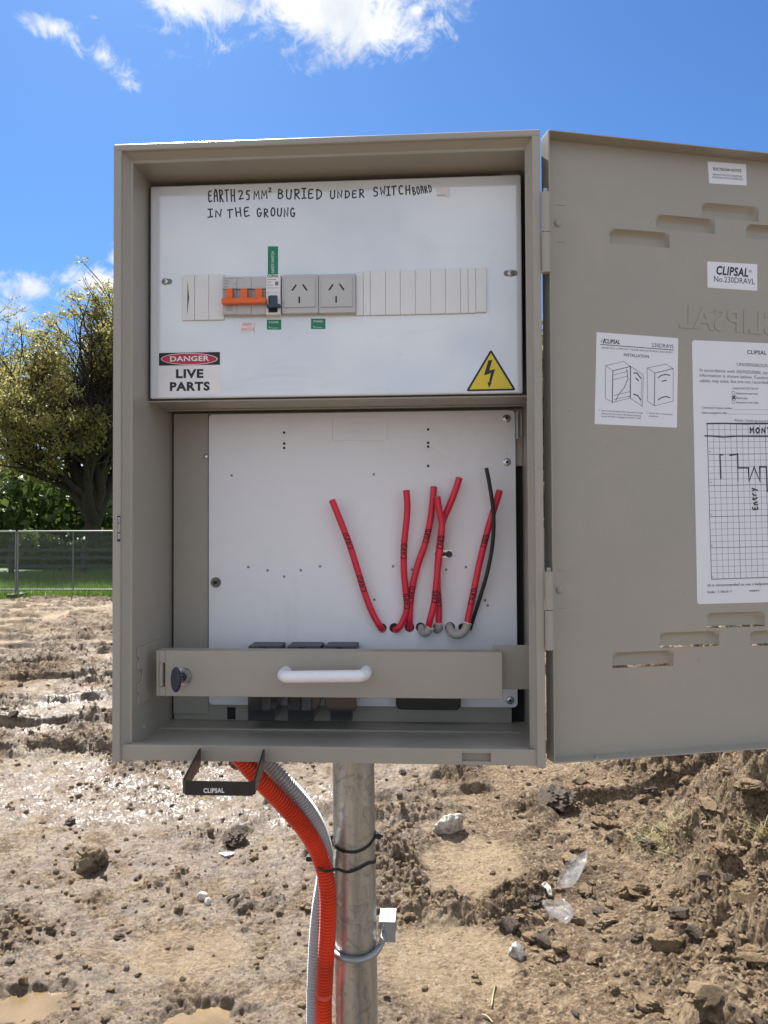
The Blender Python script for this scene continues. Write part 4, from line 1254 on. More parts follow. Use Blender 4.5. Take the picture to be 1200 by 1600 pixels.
def conduit(name, pts, dia, pitch, mat, label):
    path = smooth_path(pts, 14)
    # resample evenly
    L_ = [0]
    for a, b in zip(path, path[1:]): L_.append(L_[-1]+(b-a).length)
    step = pitch/4; n = int(L_[-1]/step); pts2 = []; rr_ = []; j = 0
    for k in range(n):
        s_ = k*step
        while L_[j+1] < s_: j += 1
        t_ = (s_-L_[j])/(L_[j+1]-L_[j]); pts2.append(path[j].lerp(path[j+1], t_))
        rr_.append(dia/2*(1.0 if k % 4 in (0, 1) else .77))
    mb = MB(); mb.tube(pts2, rr_, mat, 22, smooth=False)
    o = mb.build(name); tag(o, label, 'conduit')
    return o


A = lambda x, y, d: at(x, y, d)
og = [W(.135, .085, -.690), A(372, 1180, .088), A(402, 1214, .098), A(443, 1257, .118), A(477, 1297, .14), A(500, 1338, .155), A(511.5, 1385, .160), A(512.5, 1440, .163), A(509, 1500, .168), A(506.5, 1550, .175), A(505.5, 1600, .18)]
og[0] = A(356, 1163, .086)
q = og[-1]; og += [Vector((q.x-.004, q.y+.005, .45)), Vector((q.x, q.y+.02, .15)), Vector((q.x+.01, q.y+.03, -.10))]
conduit('orange_conduit', og, .0232, .0044, 'orange_conduit', 'orange corrugated conduit curving from the cabinet down beside the post')
gr = [A(391, 1164, .120), A(410, 1186, .124), A(443, 1219, .130), A(474, 1254, .142), A(497, 1292, .160), A(508, 1330, .185), A(506, 1370, .195), A(499, 1415, .198), A(494, 1470, .200), A(491, 1540, .205), A(490, 1600, .208)]
q = gr[-1]; gr += [Vector((q.x-.006, q.y+.005, .45)), Vector((q.x, q.y+.02, .15)), Vector((q.x-.01, q.y+.03, -.10))]
conduit('grey_conduit', gr, .0212, .0044, 'grey_conduit', 'light grey corrugated conduit running behind the orange one')


def cable_tie(pts, label, stub):
    """flat black strap round the bundle with its cut tail"""
    t_ = thing('cable_tie', pts[0], label, 'cable tie')
    P = smooth_path(pts, 10); n = len(P); vv = []
    for i, p in enumerate(P):
        d = (P[min(i+1, n-1)]-P[max(i-1, 0)]).normalized()
        up = (Z_-d*d.z).normalized(); nr = d.cross(up)
        vv += [p+up*.0019-nr*.0005, p-up*.0019-nr*.0005, p-up*.0019+nr*.0005, p+up*.0019+nr*.0005]
    ff = [(i*4+k, i*4+(k+1) % 4, (i+1)*4+(k+1) % 4, (i+1)*4+k) for i in range(n-1) for k in range(4)]+[(0, 1, 2, 3), (n*4-1, n*4-2, n*4-3, n*4-4)]
    mb = MB(); mb.add(vv, ff, 'black_plastic'); mb.build('strap', t_)
    mb = MB(); a, b = stub; mb.box(a-Vector((.0045, .003, .0035)), a+Vector((.0045, .003, .0035)), 'black_plastic'); mb.tube([a, b], [.0022, .0020], 'black_plastic', 8); mb.build('tie_head', t_, 0.0005)


def pr_at(z, ang, r=.0306):
    c = post_c(z); return Vector((c.x+r*math.sin(ang), c.y-r*math.cos(ang), z))


z1 = A(550, 1331, .175).z; z2 = A(550, 1345, .175).z
p1 = [pr_at(z1+.016, rad(95)), pr_at(z1+.012, rad(75)), pr_at(z1+.005, rad(45)), pr_at(z1, rad(10)), pr_at(z1+.000, rad(-25)), pr_at(z1+.002, rad(-55)), pr_at(z1+.004, rad(-85), .033)]
cable_tie(p1, 'upper black cable tie around the steel post', (A(515, 1308, .20), A(520, 1307, .20)))
zr = A(588, 1338, .20).z
p2 = [pr_at(zr-.002, rad(95)), pr_at(zr-.006, rad(75), .031), pr_at(z2-.006, rad(45), .0315), pr_at(z2-.011, rad(10), .0325), pr_at(z2-.013, rad(-12), .036), A(526, 1358, .146), A(512, 1361, .136), A(500, 1358, .143), A(493, 1350, .155), A(489, 1342, .17)]
cable_tie(p2, 'lower black cable tie binding the orange conduit to the post', (A(484, 1341, .165), A(478, 1342, .165)))
mb = MB(); q = A(592, 1306, .20); mb.tube([q-X_*.006, q+X_*.006], .0026, 'black_plastic', 8); mb.box(q-Vector((.003, .003, .004)), q+Vector((.003, .003, .004)), 'black_plastic')
o = mb.build('cable_tie_tail', None, 0.0005); tag(o, 'cut black tie end poking out right of the post', 'cable tie')

# U-bolt clamp with a short piece of channel at the right of the post
ub = thing('u_bolt_clamp', post_c(A(560, 1500, .17).z), 'galvanised U-bolt round the post with a square bracket on its right', 'clamp')
zu = A(555, 1500, .17).z
pts = [pr_at(zu+.020, rad(128), .050)+Y_*.012, pr_at(zu+.013, rad(100), .041), pr_at(zu+.006, rad(78), .0360), pr_at(zu+.001, rad(50), .0345), pr_at(zu-.001, rad(15), .0345), pr_at(zu, rad(-25), .0345), pr_at(zu+.001, rad(-60), .0345), pr_at(zu+.002, rad(-95), .0345), pr_at(zu+.002, rad(-120), .040)+Y_*.02]
mb = MB(); mb.tube(smooth_path(pts, 8), .0044, 'bright_zinc', 14); mb.build('bolt_rod', ub)
mb = MB(); g = A(604, 1456, .215); mb.tube([A(596, 1472, .19), A(601, 1452, .215), A(602, 1430, .235)], .0040, 'bright_zinc', 12); mb.build('bolt_end', ub)
r_ = [A(592, 1440, .205), A(618, 1473, .205)]
mb = MB(); x0, x1, z0, z1_ = r_[0].x, r_[1].x, r_[1].z, r_[0].z; y0 = BY+.205
mb.box((x0, y0, z1_-.003), (x1, y0+.038, z1_), 'bright_zinc'); mb.box((x1-.016, y0, z0), (x1, y0+.003, z1_-.003), 'bright_zinc'); mb.box((x0, y0+.035, z0), (x1, y0+.038, z1_-.003), 'bright_zinc')
mb.build('bracket', ub, 0.0006)

# ================================================================== CABLE ENDS IN THE LOWER COMPARTMENT
def cable(pts, dep, rr_, mat, label, cat='electric cable', sleeve=None, words=(), cut=True, hole=None):
    P = [at(x, y, d) for (x, y), d in zip(pts, dep)]
    o = thing('red_cable' if mat == 'red_sheath' else 'black_cable', P[-1], label, cat, 'red cable ends on the white plate' if mat == 'red_sheath' else None)
    path = smooth_path(P, 7)
    mb = MB(); mb.tube(path, rr_, mat, 16); mb.build('sheath', o)
    if cut:
        d = (P[0]-P[1]).normalized(); mb = MB(); mb.tube([P[0]-d*.0005, P[0]+d*.0003], rr_*.62, 'grommet_grey', 12); mb.tube([P[0]-d*.0005, P[0]+d*.0006], rr_*.34, 'cable_copper', 10); mb.build('cut_end', o)
    if sleeve:
        S = [at(x, y, d) for x, y, d in sleeve]; sp_ = smooth_path(S, 6); mb = MB(); mb.tube(sp_, rr_*1.22, 'grey_sheath', 16)
        d = (S[0]-S[1]).normalized(); mb.tube([S[0]-d*.0004, S[0]+d*.0005], rr_*1.30, 'white_plastic', 16); mb.build('sleeve', o)
    # marker word written along the sheath, on the side towards the viewer
    if words:
        mb = MB()
        for wd, (ya_, yb_) in words:
            seg = []
            for p in path:
                # photo row of the point, to find where the word starts and ends
                d = p-EYEV; yy = 800-F_PX*d.dot(CAM_U)/d.dot(CAM_F)
                seg.append((yy, p))
            seg.sort(key=lambda t__: -t__[0])
            ys = [s_[0] for s_ in seg]
            def P_at(yv):
                for (y1_, a_), (y2_, b_) in zip(seg, seg[1:]):
                    if y2_ <= yv <= y1_:
                        return a_.lerp(b_, (y1_-yv)/max(1e-6, y1_-y2_))
                return seg[0][1]
            rnd = random.Random(int(ya_)); n_ = len(wd)
            for ci, ch in enumerate(wd):
                c0_ = yb_+(ya_-yb_)*(ci+.1)/n_; c1_ = yb_+(ya_-yb_)*(ci+.8)/n_
                for pl in HAND.get(ch, ()):
                    line = []
                    pl2 = []
                    for (a_, b_) in zip(pl, pl[1:]):
                        pl2 += [a_, ((a_[0]+b_[0])/2, (a_[1]+b_[1])/2)]
                    for gx, gy in pl2+[pl[-1]]:
                        c = P_at(c0_+(c1_-c0_)*gx); ang = (0.5-gy)*1.9+rnd.uniform(-.08, .08)
                        v_ = (c-EYEV).normalized(); side_ = v_.cross(Z_).normalized()
                        line.append(c+(-v_*math.cos(ang)+side_*math.sin(ang))*(rr_+.00005))
                    mb.tube(line, .00070, 'marker_black', 5, smooth=False)
        mb.build('marker_word', o)['kind'] = 'stuff'
    return o


R9 = .0044
de = lambda n_, a=.128, b=.1385, e=.1475: [a+(b-a)*i/(n_-2) for i in range(n_-1)]+[e]
cable([(518.5, 781), (531, 812), (545, 848), (557, 885), (571, 930), (583, 960), (594, 979), (598, 984)], de(8), R9, 'red_sheath', 'leftmost red cable end, leaning left in a long slant', words=[('CARD', (832, 858)), ('CARD', (898, 925))])
cable([(634.8, 766), (636.5, 790), (635, 815), (631.5, 850), (631, 890), (634, 925), (636, 950), (630, 970), (621, 983), (617, 983)], de(10), R9, 'red_sheath', 'straight upright red cable end second from the left', words=[('CARD', (848, 874)), ('CARD', (927, 952))], )
cable([(678, 760), (676, 785), (672, 815), (664, 850), (653, 882), (645, 915), (641, 945), (640, 970), (640, 984)], de(9, .134, .140), R9, 'red_sheath', 'red cable end curving from the third hole up behind the crossing pair', words=[('CARD', (826, 848)), ('CARD', (915, 943))])
cable([(683, 776), (686, 796), (690.5, 820), (688.5, 850), (684.5, 885), (681.5, 915), (678, 945), (671.5, 970), (669, 985)], de(9, .120, .126, .135), R9, 'red_sheath', 'front red cable of the crossing pair, topped between two others', sleeve=[(672, 980, .129), (667, 988, .131), (661, 988, .138), (658, 980, .1475)], words=[('CARD', (836, 858)), ('CARD', (922, 942))])
cable([(718, 746), (711, 768), (701, 793), (692, 815), (687.5, 845), (684, 880), (683.5, 915), (685.5, 945), (685.5, 978)], [.130, .131, .132, .134, .137, .1385, .139, .139, .1385], R9, 'red_sheath', 'red cable end leaning right with the highest top of all', sleeve=[(685.5, 973, .138), (684.5, 982, .140), (682, 984, .148)], words=[('CARD', (925, 948))])
cable([(781, 766), (773, 792), (763, 825), (754, 860), (746, 895), (739, 930), (733, 958), (729.5, 978)], [.126, .127, .128, .13, .131, .131, .131, .131], R9, 'red_sheath', 'rightmost red cable end, crossed by the thin black wire', sleeve=[(730.5, 973, .130), (727, 984, .130), (719, 991.5, .130), (709, 991, .132), (703, 983, .139), (702, 978, .1475)], words=[('CARD', (835, 855)), ('CARD', (918, 945))])
cable([(759.8, 731), (764, 752), (768.5, 780), (771.3, 808), (770.5, 840), (766.5, 870), (760, 900), (750.5, 932), (741, 962), (734, 984)], [.115, .116, .118, .120, .122, .125, .128, .133, .138, .142], .0026, 'black_sheath', 'thin black wire bowing in front of the rightmost red cable', cut=False)
mb = Print(lf)
for x, y, rx in ((597, 981, 7), (616, 981, 7.5), (640, 980, 7.5), (657, 980, 7.5), (684, 981, 8), (703, 980, 8), (722, 980, 6)): mb.ell((x, y), rx, rx, 'hole_dark', .07*MM, 24)
mb.build('cable_holes', plate)['kind'] = 'stuff'

# ================================================================== THE GROUND
RS = np.random.RandomState(11)
TB = [RS.rand(256, 256) for _ in range(10)]


def vnoise(x, y, k=0):
    ix = np.floor(x).astype(int); iy = np.floor(y).astype(int); fx = x-ix; fy = y-iy
    fx = fx*fx*fx*(fx*(fx*6-15)+10); fy = fy*fy*fy*(fy*(fy*6-15)+10); T_ = TB[k]
    a = T_[ix & 255, iy & 255]; b = T_[(ix+1) & 255, iy & 255]; c = T_[ix & 255, (iy+1) & 255]; d = T_[(ix+1) & 255, (iy+1) & 255]
    return (a*(1-fx)+b*fx)*(1-fy)+(c*(1-fx)+d*fx)*fy


def fbm(x, y, oct_=5, k=0, g=0.5):
    s_ = 0; a = 1; t_ = 0
    for i in range(oct_):
        s_ = s_+a*vnoise(x+17.3*i, y-9.1*i, (k+i) % 6); t_ += a; a *= g
        x, y = x*1.63+y*1.16, y*1.63-x*1.16
    return s_/t_


def cells(x, y, k=6):
    """distance to the nearest scattered point and that point's random number"""
    ix = np.floor(x).astype(int); iy = np.floor(y).astype(int)
    best = np.full(x.shape, 9.0); rid = np.zeros(x.shape)
    for dx in (-1, 0, 1):
        for dy in (-1, 0, 1):
            jx, jy = (ix+dx) & 255, (iy+dy) & 255
            px_ = ix+dx+TB[k][jx, jy]; py_ = iy+dy+TB[k+1][jx, jy]
            d = np.hypot(x-px_, y-py_); m = d < best
            best = np.where(m, d, best); rid = np.where(m, TB[k+2][jx, jy], rid)
    return best, rid


def sst(a, b, v):
    t_ = np.clip((v-a)/(b-a), 0, 1); return t_*t_*(3-2*t_)


def g0(px, py, rx, ry):
    """ellipse on the level ground from the photo's centre and radii"""
    d = ray(px, py); k = -EYE/d.z; p = d*k; dep = p.dot(CAM_F)
    return (p.x, p.y, rx*dep/F_PX, ry*dep*dep/F_PX/EYE)


PUD = [g0(325, 1582, 84, 34), g0(35, 1575, 80, 36)]           # puddle centres and radii
FLAT = [g0(738, 1357, 88, 46), g0(295, 1492, 110, 45), g0(700, 1500, 110, 60)]
SLICK = [g0(280, 1240, 170, 50), g0(80, 1230, 130, 42), g0(120, 1110, 90, 25), g0(500, 1250, 60, 40)]      # trampled wet patches


def ellm(x, y, e): return np.sqrt(((x-e[0])/e[2])**2+((y-e[1])/e[3])**2)


def masks(x, y):
    wob = (fbm(x*1.7, y*1.7, 4, 2)-.5)
    pile = sst(.66, 1.35, x+wob*.7-np.clip((y-2.3)*.10, -.2, .5))*sst(1.2, 1.7, y)*(1-sst(6.5, 8, y))
    pud = np.zeros_like(x)
    for e in PUD: pud = np.maximum(pud, 1-sst(.55, 1.25, ellm(x, y, e)+wob*1.6+(fbm(x*9, y*9, 4, 4)-.5)*1.1+(fbm(x*31, y*31, 3, 1)-.5)*.5))
    flat = np.zeros_like(x)
    for e in FLAT: flat = np.maximum(flat, 1-sst(.75, 1.2, ellm(x, y, e)+wob*.6))
    return pile, pud, flat, wob


def slick(x, y):
    w_ = (fbm(x*2.2+4, y*2.2, 4, 3)-.5)*1.4; s_ = np.zeros_like(x)
    for e in SLICK: s_ = np.maximum(s_, 1-sst(.55, 1.25, ellm(x, y, e)+w_))
    return s_


def ground_z(x, y, full=False):
    x = np.asarray(x, float); y = np.asarray(y, float)
    pile, pud, flat, wob = masks(x, y)
    big_ = (fbm(x*.35+3, y*.35, 3, 1)-.5)*.10*sst(2, 5, np.abs(y))
    churn = sst(.46, .60, fbm(x*1.1+5, y*1.5+2, 4, 3))
    churn = np.maximum(churn*.85, pile)*(1-.9*flat)*(1-pud)*(1-.8*slick(x, y))
    left = 1-sst(-.2, .5, x)
    z = big_+(fbm(x*2.3, y*2.3, 5, 0)-.5)*.055*(1-.6*flat)
    # wheel ruts and thrown-up ridges across the far left
    rut = np.abs(fbm(x*.55+1.3, y*1.25+7, 4, 4)-.5)*2
    z = z+(1-sst(.0, .13, rut))*.085*sst(3.2, 5.0, y)*(.4+.9*fbm(x*5, y*5, 4, 2))
    # clods: rounded lumps of three sizes, only where the soil is churned
    for s_, hh, th in ((.30, .13, .45), (.21, .055, .60), (.105, .036, .40), (.052, .024, .28), (.027, .014, .25), (.014, .006, .2)):
        jx = x+(fbm(x/s_*.9, y/s_*.9, 3, 1)-.5)*s_*.9; jy = y+(fbm(x/s_*.9+40, y/s_*.9, 3, 2)-.5)*s_*.9
        d, r = cells(jx/s_, jy/s_)
        dome = np.sqrt(np.clip(1-(d/(.36+.26*r))**2, 0, 1))
        if s_ > .25:
            d = d+(fbm(x*7, y*7, 4, 3)-.5)*.35
            dome = np.clip(1.25-d*2.1, 0, .8)
            z = z+dome*hh*pile*(1-flat)*sst(th, th+.2, (r*7.3) % 1.0); continue
        amt = churn if s_ > .06 else (.22+.78*churn)*(1-.75*flat)*(1-.9*pud)
        z = z+dome*hh*amt*sst(th, th+.25, (r*7.3) % 1.0)
    z = z+(fbm(x*14, y*14, 5, 5, .62)-.5)*.040*(.45+.55*churn)*(1-.6*flat)*(1-.7*pud)
    rg = 1-np.abs(fbm(x*21+3, y*30, 4, 2, .6)-.5)*4
    z = z+np.clip(rg, -1, 1)*.0055*(1-.55*flat)*(1-pud)
    # the heap at the right
    heap = pile*(.05+.20*sst(.9, 1.9, x)+.42*sst(.9, 2.2, x-.15*(y-2.2))*sst(2.2, 4.0, y))
    heap = heap+pile*(fbm(x*2.1+9, y*2.1, 4, 0)-.42)*.42
    z = z+heap
    # slab of thrown soil low at the right
    e = ellm(x, y, (1.18, 2.46, .46, .36))+wob*.5
    z = z+(1-sst(.62, .90, e))*.16
    z = z*(1-.80*pud)-.028*pud
    # rise into the grass strip and keep the horizon level
    if full:
        return z, pile, pud, flat, churn, left, rut
    return z


def nonuni(a, b, fine, grow, far):
    """fine steps between a and b, growing outwards to +-far"""
    core = list(np.arange(a, b, fine)); st = fine; hi = b; out_hi = []
    while hi < far: out_hi.append(hi); st *= grow; hi += st
    st = fine; lo = a; out_lo = []
    while lo > -far: st *= grow; lo -= st; out_lo.append(lo)
    return np.array(sorted(out_lo)+core+out_hi)


ts = nonuni(-.62, .62, .00160, 1.3, 30)
ys = [1.85]
while ys[-1] < 17.6: ys.append(ys[-1]+.0020*ys[-1]**1.12)
ys = np.array([-45, -30, -20, -12, -7, -4, -2, -1, -.4, 0, .3, .5, .65, .8, .95, 1.1, 1.25, 1.4, 1.5, 1.6, 1.68, 1.75, 1.8]+ys+[18.5, 21, 26])
wid = np.maximum(ys, 0)+.35
GX = ts[None, :]*wid[:, None]; GY = np.repeat(ys[:, None], len(ts), 1)
gz, pile, pud, flat, churn, left, rut = ground_z(GX, GY, True)
fade = 1-sst(16.6, 18.2, GY)
gz = gz*fade-.12*(1-fade)
nr, nc = GX.shape
vid = np.arange(nr*nc).reshape(nr, nc)
faces = np.stack([vid[:-1, :-1], vid[:-1, 1:], vid[1:, 1:], vid[1:, :-1]], -1).reshape(-1, 4)


def grid_mesh(name, co, faces, mat, attrs=(), smooth=True):
    me = bpy.data.meshes.new(name); me.vertices.add(len(co)); me.vertices.foreach_set('co', co.astype(np.float32).ravel())
    k = faces.shape[1]
    me.loops.add(len(faces)*k); me.loops.foreach_set('vertex_index', faces.astype(np.int32).ravel())
    me.polygons.add(len(faces)); me.polygons.foreach_set('loop_start', np.arange(0, len(faces)*k, k, dtype=np.int32))
    me.polygons.foreach_set('use_smooth', np.full(len(faces), smooth)); me.update(calc_edges=True)
    for n_, a_, dom in attrs:
        at_ = me.attributes.new(n_, 'FLOAT', dom); at_.data.foreach_set('value', a_.astype(np.float32).ravel())
    me.materials.append(MATS[mat]); me.validate()
    o = bpy.data.objects.new(name, me); COL.objects.link(o); return o


wetm = (1-sst(-.45, .35, GX-.05*(GY-2.5)))*(1-.65*flat)*sst(.30, .55, fbm(GX*.9+2, GY*.7, 3, 4)+.12)
sl_ = slick(GX, GY)
wetm = np.maximum(wetm*.6, np.maximum(pud, sl_))
wetm = np.maximum(wetm, (1-sst(-.1, .1, GX))*np.exp(-((GX+1.1)**2/.9+(GY-4.0)**2/.8)))
wetm = wetm*(1-pile)*(1-.6*sst(7, 12, GY))
tonem = np.maximum(flat*.8*sst(.35, .6, fbm(GX*6, GY*6, 4, 1)+.12), sst(8, 13, GY)*.75*sst(.4, .6, fbm(GX*1.3, GY*2.2, 4, 2)))
rl = (1-sst(.02, .17, rut))*sst(3.0, 4.5, GY)*(1-sst(9, 14, GY)*.6)
moistm = np.clip(rl*sst(.35, .6, fbm(GX*4, GY*4, 4, 3)+.1)+churn*(.85-.72*pile)*sst(.44, .62, fbm(GX*3.1+4, GY*3.1, 5, 1)), 0, 1)*(1-.8*flat)
ground = grid_mesh('ground', np.stack([GX, GY, gz], -1).reshape(-1, 3), faces, 'mud', (('wet', wetm, 'POINT'), ('tone', tonem, 'POINT'), ('moist', moistm, 'POINT'), ('slick', sl_*.8+.2*sst(.5, .7, fbm(GX*1.5, GY*1.5+4, 4, 5)), 'POINT')))
tag(ground, kind='structure')


def gpoint(px, py):
    """where the line of sight through a photo pixel meets the ground"""
    d = ray(px, py); k = .5
    prev = k
    ks = np.arange(.8, 30, .01) if d.z < -.04 else np.arange(.8, 60, .05)
    P_ = np.array([[0, 0, EYE]])+ks[:, None]*np.array(d)[None, :]
    g = ground_z(P_[:, 0], P_[:, 1]); i = int(np.argmax(P_[:, 2] < g))
    return Vector(P_[i]), ks[i]


# puddle water
for i, (e, lb) in enumerate(((PUD[0], 'tan muddy puddle left of the conduits at the near edge'), (PUD[1], 'tan muddy puddle in the near left corner'))):
    n = 60; zz = float(ground_z(np.array([e[0]]), np.array([e[1]]))[0])
    ring = [(e[0]+1.9*e[2]*math.cos(2*math.pi*k/n), e[1]+1.9*e[3]*math.sin(2*math.pi*k/n)) for k in range(n)]
    # water level: low share of the heights in the hollow
    gx = np.linspace(e[0]-e[2]*.8, e[0]+e[2]*.8, 50); gy = np.linspace(e[1]-e[3]*.8, e[1]+e[3]*.8, 50); XX, YY = np.meshgrid(gx, gy)
    lev = -.0195
    mb = MB(); mb.add([(x, y, lev) for x, y in ring], [tuple(range(n))], 'muddy_water')
    tag(mb.build('puddle_water'), lb, kind='structure')

# ---------------------------------------------------------------- clods and stones


def ico(sub):
    import bmesh
    bm = bmesh.new(); bmesh.ops.create_icosphere(bm, subdivisions=sub, radius=1.0)
    v = np.array([p.co[:] for p in bm.verts]); f = np.array([[q.index for q in p.verts] for p in bm.faces]); bm.free(); return v, f


IV = {k: ico(k) for k in (1, 2, 3, 4, 5)}


def lump(sub, seed, rough=.35, flat_=.62):
    v, f = IV[sub]; v = v.copy(); r = np.random.RandomState(seed)
    off = r.rand(3)*50
    def n3(p, s_): return (vnoise(p[:, 0]*s_+off[0]+p[:, 2]*s_*.7, p[:, 1]*s_+off[1]-p[:, 2]*s_*.6, 0)+vnoise(p[:, 1]*s_+off[1]+9, p[:, 2]*s_+off[2]+p[:, 0]*s_*.5, 1))-1
    amp = 1+rough*(n3(v, 1.3)*.9+n3(v, 3.1)*.7+n3(v, 7)*.45+(n3(v, 15)*.34+n3(v, 29)*.2 if sub > 2 else 0))
    # a few broken facets
    for _ in range(5 if sub > 1 else 2):
        d = r.randn(3); d /= np.linalg.norm(d); h = .55+.3*r.rand(); q = v@d*amp
        amp = np.where(q > h, amp*h/np.maximum(q, 1e-3), amp)
    v = v*amp[:, None]*np.array([1, .75+.3*r.rand(), flat_+.2*r.rand()])
    return v, f


def mesh_from(name, v, f, mat, smooth=True):
    me = bpy.data.meshes.new(name); me.from_pydata(v.tolist(), [], f.tolist()); me.materials.append(MATS[mat])
    me.polygons.foreach_set('use_smooth', [smooth]*len(f)); me.update(); return me


CL = [mesh_from('clod', *lump(4, 30+i, .50, .5), 'dark_clod_earth' if i % 3 == 0 else 'clod_earth', smooth=False) for i in range(12)]


def place(me, px, py, wpx, label, name, cat, rz=0.0, group=None, squash=None):
    p, k = gpoint(px, py); s_ = wpx/2/F_PX*k*p_norm(px, py)
    o = bpy.data.objects.new(name, me); COL.objects.link(o); o.location = p+Vector((0, 0, s_*.25)); o.rotation_euler = (0, 0, rz); o.scale = (s_,)*3 if not squash else tuple(s_*q for q in squash)
    return tag(o, label, cat, group)


def p_norm(px, py):
    return ray(px, py).dot(CAM_F)


place(mesh_from('pale_rock', *lump(4, 5, .5, .8), 'pale_stone'), 700, 1300, 50, 'white chalky rock on bare soil to the right of the post', 'pale_rock', 'rock', .4, squash=(1, .8, 1.0))
place(mesh_from('round_stone', *lump(4, 8, .25, .85), 'grey_stone'), 808, 1494, 31, 'rounded grey and white stone alone on the soil near the heap', 'round_stone', 'stone', 1.1)
for x, y, w_, lb in ((366, 1316, 47, 'big dark earth clod right above the scrap of white litter'), (146, 1352, 62, 'broad broken clod in the wet mud at the left'),
                     (868, 1258, 72, 'long dark clod at the foot of the heap below the door'), (838, 1441, 28, 'round brown clod left of the lower plastic scrap'),
                     (833, 1410, 30, 'dark split clod between the two plastic scraps'), (855, 1462, 24, 'small dark clod just below the lower plastic scrap')):
    place(CL[(x+y) % 4*3 if lb.startswith('big') or 'dark' in lb else (x+y) % 12], x, y, w_, lb, 'earth_clod', 'clod', x*.1)
place(mesh_from('pebble', *lump(3, 61, .2, .8), 'pale_stone'), 316, 1405, 19, 'larger tan pebble of the touching pair', 'pebble', 'pebble')
place(mesh_from('pebble', *lump(3, 62, .2, .9), 'pale_stone'), 325, 1412, 14, 'smaller tan pebble of the touching pair', 'pebble', 'pebble', 2)
BIG = [mesh_from('heap_clod', *lump(5, 90+i, .40, .62), 'clod_earth', smooth=True) for i in range(6)]
for i, (x, y, w_) in enumerate(((985, 1395, 74), (1110, 1262, 66), (1180, 1236, 74), (940, 1290, 52), (1040, 1480, 96), (1165, 1405, 84), (1108, 1560, 88), (1010, 1570, 64), (925, 1500, 48),
                                (1182, 1500, 92), (900, 1330, 40), (1075, 1225, 44), (905, 1222, 46), (1010, 1250, 40), (1130, 1330, 52), (950, 1440, 44), (960, 1545, 40), (1060, 1400, 50))):
    place(BIG[i % 6], x, y, w_*(.62+.06*(i % 4)), 'large rough clod bedded in the soil heap under the open door', 'earth_clod', 'clod', i*1.7, 'large clods bedded in the heap', squash=(1, .9, .6))
# loose clods lying about: one object each, meshes shared
rnd = random.Random(21); cnt = 0; tries = 0
while cnt < 215 and tries < 3000:
    tries += 1
    if rnd.random() < .62: px_, py_ = rnd.uniform(780, 1230), rnd.uniform(1200, 1610)
    else: px_, py_ = rnd.uniform(-30, 800), 990+620*rnd.random()**.8
    if 480 < px_ < 600: continue
    if abs(px_-740) < 110 and abs(py_-1360) < 60: continue
    w_ = rnd.choice((9, 10, 11, 12, 14, 17, 22, 30)) if px_ > 780 else rnd.choice((8, 9, 10, 12, 15, 20))
    p, k = gpoint(px_, py_)
    if k > 14: continue
    m_ = masks(np.array([p.x]), np.array([p.y]))
    if m_[1][0] > .1 or (m_[2][0] > .4 and w_ > 9): continue
    place(CL[rnd.randrange(12)], px_, py_, w_, 'loose brown earth clod among many on the bare churned ground', 'earth_clod', 'clod', rnd.uniform(0, 6.28), 'loose clods on the churned ground', squash=(1, 1, rnd.uniform(.8, 1.2)))
    cnt += 1
# crumbs: too many to count
rs = np.random.RandomState(5); VV = []; FF = []; o_ = 0
var = [lump(1, 200+i, .5, .7) for i in range(10)]
N = 64000
yy = 1.5+10*rs.rand(N)**2.0; xx = (rs.rand(N)*1.3-.65)*(yy+.3)
_, pile_, pud_, flat_, churn_, left_, _ = ground_z(xx, yy, True)
keep = rs.rand(N) < np.clip(.12+.9*churn_+.5*pile_-.75*flat_-pud_*2, 0.03, 1)
xx, yy = xx[keep], yy[keep]; zz = ground_z(xx, yy); ss = (.0030+.013*rs.rand(len(xx))**3.4)*(1+.05*yy); ang = rs.rand(len(xx))*6.28
for i in range(len(xx)):
    v, f = var[i % 10]; c, s_ = math.cos(ang[i]), math.sin(ang[i]); q = v*ss[i]
    VV.append(np.stack([q[:, 0]*c-q[:, 1]*s_+xx[i], q[:, 0]*s_+q[:, 1]*c+yy[i], q[:, 2]+zz[i]+ss[i]*.15], -1)); FF.append(f+o_); o_ += len(v)
tag(grid_mesh('soil_crumbs', np.concatenate(VV), np.concatenate(FF), 'clod_earth', smooth=False), 'fine crumbs of broken soil strewn over the ground', 'soil', kind='stuff')

# ---------------------------------------------------------------- litter, roots, straws


def scrap(name, pts, label, mat='clear_plastic', cat='litter', curl=.012, lift=.01):
    P = [gpoint(x, y)[0]+Vector((0, 0, lift)) for x, y in pts]
    c = sum(P, Vector())/len(P); n = len(P); rr_ = random.Random(len(label))
    mb = MB(); rings = [1.0, .93, .6, .25]; vv = []
    for k, r in enumerate(rings):
        for j, p in enumerate(P):
            vv.append(c+(p-c)*r+Vector((0, 0, (curl*2.2 if k == 0 else curl*(1.2-r))*(1 if k else 1)+rr_.uniform(-.006, .006))))
    ff = [(k*n+i, k*n+(i+1) % n, (k+1)*n+(i+1) % n, (k+1)*n+i) for k in range(3) for i in range(n)]+[tuple(range(3*n, 4*n))]
    mb.add(vv, ff, mat, True)
    o = mb.build(name); sd_ = o.modifiers.new('thickness', 'SOLIDIFY'); sd_.thickness = .0012
    return tag(o, label, cat)


